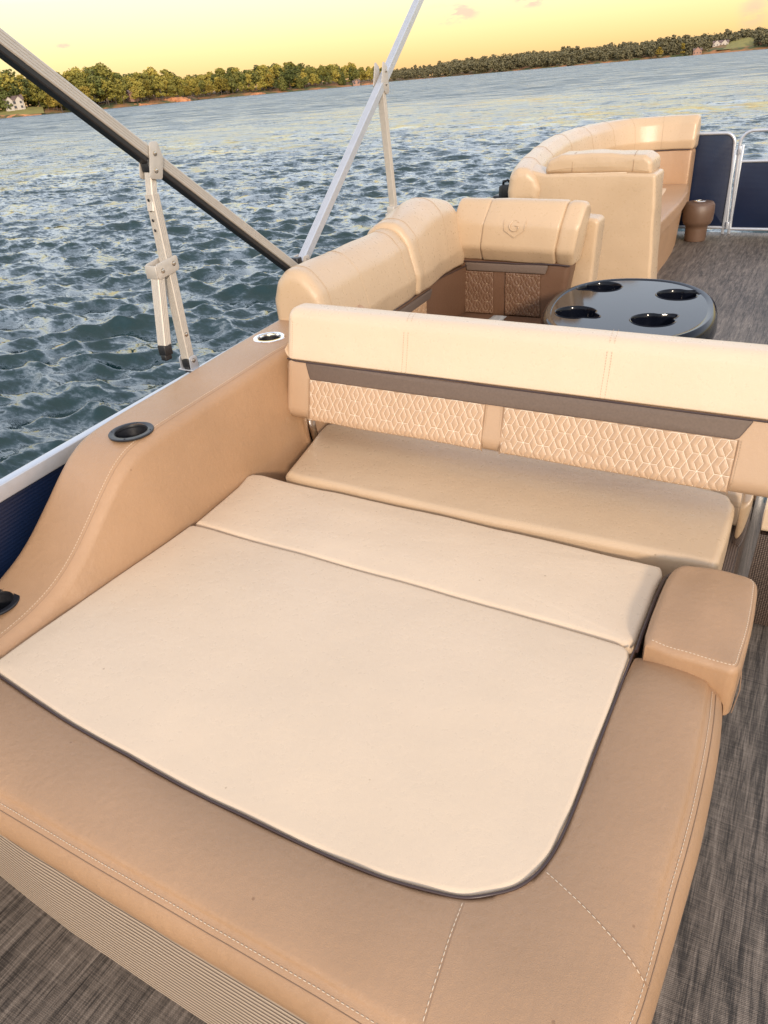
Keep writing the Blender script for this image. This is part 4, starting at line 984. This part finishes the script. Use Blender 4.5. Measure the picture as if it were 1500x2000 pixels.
# strut B (two telescoping tubes) and its folded leg C
B_top, B_mid, B_foot = (-1.855, 1.758, 1.475), (-1.855, 1.742, 1.400), (-1.855, 1.738, .865)
bar('strut', B_top, B_mid, .027, .027, 0, .05)
ob = bar('strut', B_mid, B_foot, .034, .034, 0, .0, mt='alu')
for z in (1.385, 1.355, 1.325, 1.295):
    mb = MB(); bolt(mb, (-1.855 - .0, 1.7365 - .0172 + (z - 1.1) * .01, z), (0, -1, 0), .0035, .0008); mb.build('hole', M['black'], ob)
bar('folding_leg', (-1.852, 1.690, 1.190), (-1.846, 1.640, .945), .034, .034, 0, 0)
def cap(x, y, z, name='end_cap', tilt=0):
    mb = MB(); rbox(mb, x - .0175, x + .0175, y - .0175, y + .0175, z - .034, z + .002, .003); rbox(mb, x - .010, x + .014, y - .0190, y + .012, z - .050, z - .030, .003); return mb.build(name, M['black'], bf)
cap(-1.846, 1.6385, .946); cap(-1.855, 1.738, .868)
mb = MB(); rbox(mb, -1.8735, -1.8365, 1.7385, 1.7765, 1.462, 1.500, .003); mb.build('end_cap', M['black'], bf)
def plate(pts, side, parent=bf, th=.004, mt='alu'):
    """flat plate in the rail plane, pts in (y,z); side = offset along SX"""
    mb = MB(); Mx = Matrix(((0, 0, 1, -1.855), (1, 0, 0, 0), (0, 1, 0, 0), (0, 0, 0, 1)))
    slab(mb, fillet(pts, .010, 4), side, side + th, .0008, .0008, 0, 0, Mx, 2, 1, 0, None); return mb.build('bracket', M[mt], parent)
for s_ in (.0205, -.0245):
    plate([(1.728, 1.445), (1.778, 1.437), (1.800, 1.498), (1.788, 1.545), (1.756, 1.545)], s_)
    plate([(1.668, 1.152), (1.768, 1.166), (1.768, 1.214), (1.668, 1.200)], s_)
mb = MB(); rbox(mb, -1.8795, -1.8305, 1.664, 1.668, 1.156, 1.197, .001); mb.build('bracket', M['alu'], bf)
for (y, z) in ((1.768, 1.512), (1.758, 1.465), (1.746, 1.189), (1.692, 1.177), (1.738, .952), (1.650, 1.005)):
    off_ = .0245 if z > 1.1 else .0172
    mb = MB(); bolt(mb, (-1.855 + off_, y, z), (1, 0, 0), .0060, .005); mb.build('screw', M['screw'], bf)
def foot(x, y, z, w=.024):
    mb = MB(); rbox(mb, x - w - .012, x + w + .012, y - .022, y + .022, z, z + .004, .001)
    for s_ in (-1, 1):
        Mx = Matrix(((0, 0, 1, x), (1, 0, 0, y), (0, 1, 0, z), (0, 0, 0, 1)))
        slab(mb, fillet([(-.020, .002), (.020, .002), (.018, .050), (-.018, .050)], [.001, .001, .012, .012], 4), s_ * w - .002, s_ * w + .002, .0006, .0006, 0, 0, Mx, 2, 1, 0, None)
    o = mb.build('foot_bracket', M['alub'], bf); s2 = MB(); bolt(s2, (x + w + .002, y, z + .034), (1, 0, 0), .006, .005); s2.build('screw', M['screw'], o)
foot(-1.855, 1.738, .826)
foot(-1.930, 2.556, .905, .026)
mb = MB(); rbox(mb, -1.948, -1.912, 2.535, 2.580, .80, .906, .004); mb.build('foot_post', M['alub'], bf)
for s_ in (-.028, .022):
    mb = MB(); Mx = Matrix(((0, 0, 1, -1.930), (1, 0, 0, 0), (0, 1, 0, 0), (0, 0, 0, 1)))
    slab(mb, fillet([(2.535, .925), (2.585, .925), (2.600, 1.035), (2.560, 1.035)], .008, 4), s_, s_ + .005, .0008, .0008, 0, 0, Mx, 2, 1, 0, None); mb.build('bracket', M['alu'], bf)
for y, z in ((2.560, .948), (2.578, 1.016)):
    mb = MB(); bolt(mb, (-1.903, y, z), (1, 0, 0), .006, .005); mb.build('screw', M['screw'], bf)
mb = MB(); rbox(mb, -1.949, -1.911, 2.52, 2.556, .990, 1.034, .004); mb.build('end_cap', M['black'], bf)
# strut E
bar('strut', (-2.022, 3.520, 1.63), (-2.024, 3.595, .84), .034, .034, 0, 0)
mb = MB(); Mx = Matrix(((0, 0, 1, -2.024), (1, 0, 0, 0), (0, 1, 0, 0), (0, 0, 0, 1)))
for s_ in (.0205, -.0245):
    slab(mb, fillet([(3.490, 1.63), (3.535, 1.59), (3.565, 1.60), (3.555, 1.71), (3.520, 1.735)], .010, 4), s_, s_ + .004, .0008, .0008, 0, 0, Mx, 2, 1, 0, None)
mb.build('bracket', M['alu'], bf)
for y, z in ((3.540, 1.690), (3.535, 1.635)):
    mb = MB(); bolt(mb, (-1.9995, y, z), (1, 0, 0), .006, .005); mb.build('screw', M['screw'], bf)
mb = MB(); rbox(mb, -2.045, -2.0, 3.535, 3.60, 1.03, 1.075, .003); rbox(mb, -2.045, -2.0, 3.515, 3.540, 1.005, 1.045, .003); mb.build('clip', M['alu'], bf)

bf.location = (-1.961, 1.839, .773); bf.scale = (1.057, 1.057, 1.057)

# ------------------------------------------------------------------ corner lounge
cl_ = thing('corner_lounge', 'cream and brown corner lounge with rolled side back and quilted chair back', 'lounge', (-1.6, 3.2, 0))
def sweep(path, prof_fn, end0=.03, end1=.03, K=5):
    """path: list of (point, right vector); prof_fn(i)-> list of (u,z); rounded ends"""
    rs = []
    for i, (p, r) in enumerate(path):
        rs.append([Vector(p) + Vector(r) * u + Vector((0, 0, z)) for u, z in prof_fn(i)])
    def endcaps(ring, nxt, r_):
        c = sum(ring, Vector()) / len(ring); d = (c - sum(nxt, Vector()) / len(nxt)).normalized(); out = []
        for k in range(1, K + 1):
            a = math.pi / 2 * k / K; s_ = 1 - (r_ * (1 - math.cos(a))) / max(.02, max((q - c).length for q in ring) * .6); out.append([c + (q - c) * s_ + d * r_ * math.sin(a) for q in ring])
        return out
    a = list(reversed(endcaps(rs[0], rs[1], end0))); b = endcaps(rs[-1], rs[-2], end1)
    return a + rs + b
# piece one: long side roll
def lounge_path(P):
    P = [Vector((x, y, 0)) for x, y in P]; out = []
    for i, p in enumerate(P):
        t = (P[min(i + 1, len(P) - 1)] - P[max(i - 1, 0)]).normalized(); out.append((p, Vector((t.y, -t.x, 0))))
    return out
def roll_profile(top, seam, w_out=.085, w_in=.13, bot=None):
    P = [(-w_out, seam - .02 if bot is None else bot), (w_in + .012, seam), (w_in + .022, seam + .09), (w_in - .018, top - .085), (w_in - .085, top - .012), (0, top), (-w_out + .02, top - .05), (-w_out - .008, top - .13)]
    return fillet(P, [.01, .02, .08, .10, .10, .10, .06, .06], 5)
p1 = lounge_path(crom2([(-1.855, 2.375), (-1.865, 2.55), (-1.885, 2.85), (-1.905, 3.15), (-1.915, 3.20)], 5))
mb = MB(); mb.rings([list(r) for r in sweep(p1, lambda i: ccw(roll_profile(1.035, .70, .075, .165, .69)), .045, .03)])
mb.build('side_roll', M['cream2'], cl_, angle=60)
p2 = lounge_path(crom2([(-1.925, 3.235), (-1.945, 3.40), (-1.975, 3.62), (-1.985, 3.80), (-1.98, 3.92)], 5))
mb = MB(); mb.rings(sweep(p2, lambda i: ccw(roll_profile(1.078 - .02 * math.cos(i * .3), .70, .085, .190, .69)), .03, .04))
mb.build('corner_roll', M['cream2'], cl_, angle=60)
mb = MB(); mb.rings(sweep(lounge_path([(-1.86, 2.375), (-1.89, 2.85), (-1.915, 3.2), (-1.955, 3.6), (-1.92, 3.98)]), lambda i: ccw(fillet([(-.06, .30), (.14, .30), (.165, .692), (-.07, .692)], .01, 3)), .01, .01, 3))
mb.build('side_lower_back', M['brown'], cl_, angle=60)
def inner_face(y, z, off=.0): 
    x = np.interp(y, [2.375, 2.85, 3.2, 3.6, 3.98], [-1.86, -1.89, -1.915, -1.955, -1.92]); return Vector((float(x) + .165 + .0 + off, y, z))
FS = frame((-1.716, 2.55, .50), (-.075, 1, 0), (.064, 0, 1))
uL = .80
mb = MB(); slab(mb, fillet([(.10, .130), (.90, .130), (.93, .178), (.08, .178)], .008, 3), -.004, .008, .001, .001, 0, 0, FS, 2, 1, 0, None); mb.build('band', M['band'], cl_)
quilt(cl_, .12, .86, .0, .126, FS @ Matrix.Translation((0, 0, .003)), .0645, .0505, .14, .03, .004, M['tan'], M['thread'], res=.003)
for parent_path, z_, in ():
    pass
mb = MB()
for (yy, prm) in ((2.50, 1), (2.78, 1), (2.80, 0), (3.02, 1)):
    pass
# cross seams on the roll: follow the profile
def cross_seam(mb, path, t, prof, r=.0012, ofs=.0008):
    i = max(0, min(len(path) - 2, int(t))); p = path[i][0].lerp(path[i + 1][0], t - i); rv = path[i][1]
    pts = [p + rv * (u) + Vector((0, 0, z)) for u, z in prof]
    zc = [q for q in pts if q.z > .72]; zc.sort(key=lambda q: math.atan2(q.z - .85, (q - p).dot(rv)))
    mb.tube([q + (q - Vector((p.x, p.y, .85))).normalized() * ofs for q in zc], r, 4)
for t in (1.0, 7.5, 14.5): cross_seam(mb, p1, t, ccw(roll_profile(1.035, .70, .075, .165, .69)))
for t in (2.0, 12.0): cross_seam(mb, p2, t, ccw(roll_profile(1.078 - .02 * math.cos(t * .3), .70, .085, .190, .69)))
mb.build('seam', M['thread2'], cl_)
mb = MB(); mb.tube([inner_face(y, .697, .006) for y in np.linspace(2.42, 3.95, 30)], .004, 6); mb.build('piping', M['piping'], cl_)
# chair back with headrest (faces the stern)
MxY = lambda y: Matrix(((1, 0, 0, 0), (0, 0, -1, y), (0, 1, 0, 0), (0, 0, 0, 1)))      # (u,v,w) -> (u, y - w, v)
mb = MB(); HR = MB()
u0, u1 = -1.82, -1.205
# headrest centre: bulging pillow; profile in (y,z) swept along x
def head_prof(puff):
    return ccw(fillet([(3.93 - puff, .722), (3.875 - puff, .80), (3.885 - puff, .93), (3.955, 1.045), (4.06, 1.035), (4.07, .722)], [.02, .06, .09, .055, .05, .01], 6))
def xs(x0, x1, zsl, puff, r=.02, lean=0):
    out = []
    K = 5; base = head_prof(puff); c = np.array(base).mean(0)
    steps = [(x0 + r * (1 - math.cos(a)), 1 - (1 - math.sin(a)) * .16) for a in [math.pi / 2 * k / K for k in range(K + 1)]]
    steps += [(x0 + r + (x1 - x0 - 2 * r) * k / 6, 1) for k in range(1, 6)]
    steps += [(x1 - r * (1 - math.cos(a)), 1 - (1 - math.sin(a)) * .16) for a in [math.pi / 2 * k / K for k in range(K, -1, -1)]]
    for x, s_ in steps:
        t = (x + 1.82) / .74; out.append([(x + (p[1] - .72) * lean, c[0] + (p[0] - c[0]) * s_ + .03 * (t - .5) ** 2, c[1] + (p[1] - c[1]) * s_ - .02 * (t) ** 2 + .01) for p in base])
    return out
mb = MB(); mb.rings(list(xs(-1.665, -1.235, 0, .012, .012, .12))); mb.build('headrest', M['cream2'], cl_, angle=60)
mb = MB(); mb.rings(list(xs(-1.860, -1.660, 0, 0, .02, .12))); mb.build('headrest_wing', M['cream2'], cl_, angle=60)
mb = MB(); mb.rings(list(xs(-1.238, -1.135, 0, 0, .03, .12))); mb.build('headrest_wing', M['cream2'], cl_, angle=60)
mb = MB()
slab(mb, fillet([(-1.885, .40), (-1.21, .40), (-1.15, .735), (-1.85, .735)], .02, 5), -.06, .055, .01, .03, .006, 0, MxY(3.98), 5, 5, 0, .03); mb.build('chair_back', M['brown'], cl_, angle=60)
QB = MxY(3.917)
mb = MB(); slab(mb, fillet([(-1.755, .672), (-1.285, .672), (-1.27, .716), (-1.765, .716)], .006, 3), .0, .010, .001, .002, 0, 0, QB, 2, 1, 0, None); mb.build('band', M['band'], cl_)
quilt(cl_, -1.775, -1.595, .43, .668, QB @ Matrix.Translation((0, 0, .005)), .0645, .0505, -1.76, .45, .004, M['brown'], M['thread2'], res=.003)
quilt(cl_, -1.52, -1.315, .43, .668, QB @ Matrix.Translation((0, 0, .005)), .0645, .0505, -1.50, .45, .004, M['brown'], M['thread2'], res=.003)
mb = MB(); mb.tube([(x, 3.908 + .02 * abs(x + 1.5), .722) for x in np.linspace(-1.85, -1.15, 24)], .0045, 6); mb.build('piping', M['piping'], cl_)
# embossed shield with a letter
em = MB()
EM = MxY(3.868)
def e3(u, v): 
    return EM @ Vector((u, v, .0 + .028 * 0))
sh = [(-1.518, .972), (-1.455, .985), (-1.392, .972), (-1.398, .905), (-1.455, .868), (-1.512, .905)]
def surf_y(z): return 3.8635 + max(0, z - .90) ** 1.5 * .9 + max(0, z - .93) * .55
shp = densify(sh, .01); em.tube([(u, surf_y(v) - .001, v) for u, v in shp], .0017, 5, closed=True)
em.tube([(-1.455 + .026 * math.cos(t), surf_y(.927 + .026 * math.sin(t)) - .001, .927 + .026 * math.sin(t)) for t in np.linspace(.7, 5.6, 18)], .003, 6)
em.tube([(-1.455 + .022, surf_y(.915) - .001, .915), (-1.455 + .022, surf_y(.928) - .001, .928), (-1.455 + .006, surf_y(.928) - .001, .928)], .0035, 6)
em.build('embossed_shield', M['cream2'], cl_)
mb = MB(); slab(mb, fillet([(-1.36, .30), (-1.09, .30), (-1.060, .93), (-1.25, .95)], .03, 5), -.10, .03, .01, .02, .004, 0, MxY(4.12), 5, 4, 0, .03); mb.build('back_shell', M['cream2'], cl_, angle=60)
mb = MB(); slab(mb, fillet(rect(-1.80, -1.25, 2.75, 3.92), .05, 6), .30, .43, .02, .03, .012, 0, None, 5, 6, 0, .05); mb.build('seat', M['brown'], cl_, angle=60)
mb = MB(); rbox(mb, -1.86, -1.30, 2.62, 4.10, 0, .30, .01); mb.build('base', M['brown'], cl_)
mb = MB(); rbox(mb, -1.545, -1.465, 3.72, 3.80, .452, .456, .001); slab(mb, fillet(rect(-1.53, -1.475, 3.70, 3.79), .008, 3), .428, .462, .003, .006, 0, 0, None, 3, 2, 0, None); mb.build('buckle', M['grey'], cl_)

# ------------------------------------------------------------------ bow lounge
bl = thing('bow_lounge', 'large curved cream bow lounge with tall end panel and padded armrest', 'lounge', (-1.5, 6.8, 0))
mb = MB()
pan = fillet([(-1.97, .02), (-.955, .02), (-1.005, 1.012), (-1.74, 1.018), (-1.90, 1.06), (-1.99, 1.00)], [.01, .01, .022, .03, .05, .05], 6)
slab(mb, pan, -.22, .03, .02, .022, .004, 0, MxY(5.24), 5, 6, 0, .03); mb.build('end_panel', M['cream2'], bl, angle=60)
mb = MB(); arm_p = fillet([(-1.765, 1.018), (-1.04, 1.002), (-1.045, 1.085), (-1.10, 1.118), (-1.45, 1.138), (-1.66, 1.130), (-1.745, 1.095)], [.02, .02, .04, .04, .1, .06, .03], 6)
slab(mb, arm_p, -.235, .02, .03, .034, .003, 0, MxY(5.26), 6, 5, 0, .02); mb.build('armrest', M['cream2'], bl, angle=60)
mb = MB(); rbox(mb, -1.62, -1.20, 5.225, 5.232, 1.012, 1.017, .001); mb.build('armrest_trim', M['thread'], bl)
mb = MB()
for u in (-1.57, -1.165):
    mb.tube([(u, 5.239, 1.022), (u, 5.2385, 1.085), (u, 5.252, 1.115), (u, 5.285, 1.133), (u, 5.34, 1.137)], .0018, 5)
mb.build('armrest_seam', M['groove'], bl)
CB = crom2([(-1.915, 5.20), (-1.975, 5.45), (-2.05, 5.85), (-2.13, 6.4), (-2.19, 7.0), (-2.19, 7.5), (-2.13, 7.98), (-1.97, 8.30), (-1.74, 8.46), (-1.50, 8.50), (-1.315, 8.50)], 6)
pb = lounge_path(CB)
nb = len(pb)
def bowprof(i):
    t = i / (nb - 1); top = 1.075 + .068 * min(1, t * 3.0) ; seam = .84
    return ccw(fillet([(-.08, seam - .01), (.130, seam), (.150, seam + .08), (.115, top - .07), (.05, top - .008), (-.03, top - .005), (-.078, top - .06), (-.090, top - .16)], [.01, .02, .06, .07, .06, .05, .04, .05], 5))
mb = MB(); mb.rings(sweep(pb, bowprof, .05, .035)); mb.build('back_roll', M['cream2'], bl, angle=60)
mb = MB(); mb.rings(sweep(pb, lambda i: ccw(fillet([(-.07, .25), (.185, .25), (.145, .835), (-.07, .835)], .012, 3)), .01, .02, 3)); mb.build('lower_back', M['tan'], bl, angle=60)
mb = MB()
for t in (7, 14, 22, 30, 37, 43, 51):
    cross_seam(mb, pb, t, bowprof(t))
mb.build('seam', M['thread2'], bl)
mb = MB(); mb.tube([p + r * .146 + Vector((0, 0, .838)) for p, r in pb], .005, 6); mb.build('piping', M['piping'], bl)
seat_in = [(-1.065, 5.48), (-1.13, 6.15), (-1.150, 6.6), (-1.165, 7.1), (-1.20, 7.7), (-1.245, 8.1), (-1.285, 8.36)]
seat_out = [(x + r.x * .17, y + r.y * .17) for (x, y), (p, r) in zip(CB, pb)]
so = [q for q in seat_out if q[1] > 5.5][::-1]
mb = MB(); outl = ccw(crom2(seat_in, 4) + [(-1.31, 8.39)] + so[4:])
slab(mb, outl, .40, .53, .015, .03, .0, 0, None, 5, 3, 0, None); mb.build('seat_bolster', M['tan'], bl, angle=60)
mb = MB(); io = [(x - .20, y) for x, y in crom2(seat_in, 4)][2:-5]; oo = [q for q in so if 5.7 < q[1] < 8.10]
slab(mb, ccw(io + oo), .50, .536, .005, .012, .006, 0, None, 4, 4, 0, None); mb.build('seat_pad', M['cream'], bl, angle=60)
mb = MB(); 
bo = ccw([(x - .03 - .05 * 0, y) for x, y in crom2(seat_in, 4)] + [(-1.9, 8.2), (-2.05, 7), (-1.9, 5.5)])
mb.rings([[(x - (.03 if x > -1.4 else 0), y, 0) for x, y in bo], [(x, y, .40) for x, y in bo]]); mb.build('base', M['tan'], bl)
mb = MB()
SPM = frame((-1.128, 6.12, .23), (0, -1, 0) if False else (0, 1, 0), (0, 0, 1))
if (SPM.to_3x3() @ Vector((0, 0, 1))).x < 0: SPM = frame((-1.128, 6.12, .23), (0, -1, 0), (0, 0, 1))
SPM = Matrix(((0, 0, 1, -1.150), (1, 0, 0, 6.05), (0, 1, 0, .24), (0, 0, 0, 1)))
circ = [(.095 * math.cos(t), .095 * math.sin(t)) for t in [2 * math.pi * j / 32 for j in range(32)]]
slab(mb, circ, 0, .022, .002, .008, .006, 0, SPM, 4, 5, 0, None)
for k in range(12):
    a = 2 * math.pi * k / 12; mb.tube([SPM @ Vector((.02 * math.cos(a), .02 * math.sin(a), .030)), SPM @ Vector((.085 * math.cos(a + .3), .085 * math.sin(a + .3), .024))], .004, 5)
mb.build('speaker', M['black'], bl)

# mooring cleat clip and rail end by the bow lounge
ck = thing('fender_clip', 'small black plastic fender clip on the side rail beside the bow lounge', 'fender clip', (-2.25, 5.8, .76))
mb = MB(); rbox(mb, -2.30, -2.22, 5.74, 5.86, .76, .875, .012); rbox(mb, -2.26, -2.18, 5.68, 5.80, .78, .89, .010); mb.tube([(-2.25, 5.72, .88), (-2.24, 5.70, .91), (-2.21, 5.71, .92), (-2.19, 5.75, .89)], .010, 8); rbox(mb, -2.36, -2.16, 5.76, 5.92, .745, .80, .012)
mb.build('clip_body', M['black'], ck)

# ------------------------------------------------------------------ cup holder pod, fence end and gate
pd = thing('cup_holder_pod', 'dark brown padded drum with a steel cup ring standing against the bow lounge', 'cup holder', (-1.145, 8.27, 0))
mb = MB(); lathe(mb, [(.02, 0.002), (.108, .004), (.112, .02), (.114, .12), (.120, .15), (.142, .165), (.158, .20), (.163, .28), (.158, .345), (.140, .368), (.10, .374), (.055, .374)], -1.145, 8.27, 40, sx=.92, sy=1.0); mb.build('padding', M['dbrown'], pd, angle=60)
mb = MB(); lathe(mb, [(.052, .360), (.060, .378), (.052, .384), (.044, .380), (.040, .35)], -1.145, 8.27, 30, closed=True); mb.build('cup_ring', M['chrome'], pd)
mb = MB(); lathe(mb, [(.001, .376), (.046, .376)], -1.145, 8.27, 24); mb.build('cup_well', M['black'], pd)
fe = thing('fence_end_panel', 'navy fence panel in a round cornered silver frame beside the bow gate', 'fence', (-1.15, 8.58, 0))
def round_frame(pts, rad, parent, closed, name='frame', r=.016, mt='alub'):
    f2 = fillet(pts, rad, 7); P = [(x, 8.64, z) for x, z in f2]
    mb = MB(); mb.tube(P, r, 10, closed=closed); return mb.build(name, M[mt], parent)
round_frame([(-1.60, .06), (-.900, .06), (-.955, .948), (-1.62, .955)], [.01, .01, .10, .01], fe, True)
mb = MB(); slab(mb, fillet([(-1.59, .05), (-.912, .05), (-.968, .938), (-1.61, .945)], [.01, .01, .09, .01], 6), -.004, .004, .001, .001, 0, 0, MxY(8.645), 2, 1, 0, None); mb.build('panel', M['navy'], fe)
mb = MB(); rbox(mb, -.945, -.915, 8.625, 8.655, 0, .80, .004, Mx=Matrix.Identity(4)); mb.build('hinge_post', M['alub'], fe)
gt = thing('bow_gate', 'low bow gate of navy panel under an open silver frame at the right edge', 'gate', (-.3, 8.58, 0))
round_frame([(-.865, .05), (.55, .05), (.55, .968), (-.905, .962)], [.01, .01, .10, .11], gt, True)
mb = MB(); mb.tube([(-.89, 8.64, .69), (.55, 8.64, .69)], .014, 10); mb.build('mid_rail', M['alub'], gt)
mb = MB(); slab(mb, [(-.862, .055), (.545, .055), (.545, .685), (-.885, .685)], -.004, .004, .001, .001, 0, 0, MxY(8.645), 2, 1, 0, None); mb.build('panel', M['navy'], gt)
mb = MB(); rbox(mb, -.885, -.855, 8.626, 8.654, 0.0, .84, .004); mb.build('hinge_post', M['alub'], gt)
for z_ in (.05, .76):
    mb = MB(); rbox(mb, -.905, -.878, 8.60, 8.624, z_, z_ + .07, .003); mb.build('hinge', M['alub'], gt)

# ------------------------------------------------------------------ table
tb_ = thing('pedestal_table', 'oval glossy black pedestal table with four moulded cup recesses', 'table', (-.69, 3.27, 0))
ang = math.radians(8)
def ell(sx, sy, z, n_=72):
    out = []
    for j in range(n_):
        t = 2 * math.pi * j / n_; c_, s_ = math.cos(t), math.sin(t); e_ = 2 / 2.25
        x = sx * abs(c_) ** e_ * (1 if c_ > 0 else -1); y = sy * abs(s_) ** e_ * (1 if s_ > 0 else -1)
        out.append(Vector((-.685 + x * math.cos(ang) - y * math.sin(ang), 3.255 + x * math.sin(ang) + y * math.cos(ang), z)))
    return out
SXT, SYT = .368, .505
mb = MB(); oring = ell(SXT - .044, SYT - .044, .7145)
mb.rings([ell(.16, .24, .535), ell(SXT - .07, SYT - .07, .540), ell(SXT - .03, SYT - .03, .555), ell(SXT - .008, SYT - .008, .59), ell(SXT + .004, SYT + .004, .65), ell(SXT - .002, SYT - .002, .695), ell(SXT - .010, SYT - .010, .712), ell(SXT - .022, SYT - .022, .7195), ell(SXT - .034, SYT - .034, .7185), oring], cap1=False)
holes = []
for cx, cy, na in ((-.880, 3.560, -2.6), (-.525, 3.495, -2.3 + 3.0), (-.878, 3.115, -.4), (-.545, 3.085, .9)):
    pts = []
    for j in range(48):
        t = 2 * math.pi * j / 48; d = abs((t - na + math.pi) % (2 * math.pi) - math.pi); r = .086 + .034 * math.exp(-(d / .30) ** 2) - .008 * math.exp(-((d - .55) / .2) ** 2); pts.append((cx + r * math.cos(t), cy + r * math.sin(t)))
    sc_ = lambda k_, z: [Vector((cx + (x - cx) * k_, cy + (y - cy) * k_, z)) for x, y in pts]
    hole = sc_(1.10, .7145); holes.append(hole)
    mb.rings([hole, sc_(1.07, .7175), sc_(1.03, .7165), sc_(1.0, .711), sc_(.97, .700), sc_(.90, .632), sc_(.84, .625)], cap0=False)
from mathutils.geometry import tessellate_polygon
tri = tessellate_polygon([oring] + holes)
allp = list(oring) + [p for h_ in holes for p in h_]
fs_ = []
for t_ in tri:
    a_, b_, c_ = (allp[k] for k in t_)
    fs_.append(tuple(t_) if (b_ - a_).cross(c_ - a_).z > 0 else tuple(reversed(t_)))
mb.add(allp, fs_)
top = mb.build('table_top', M['gloss'], tb_, angle=35)
mb = MB(); lathe(mb, [(.20, .0), (.20, .012), (.12, .02), (.045, .035), (.038, .06), (.036, .566)], -.685, 3.255, 32); mb.build('pedestal', M['alu'], tb_)
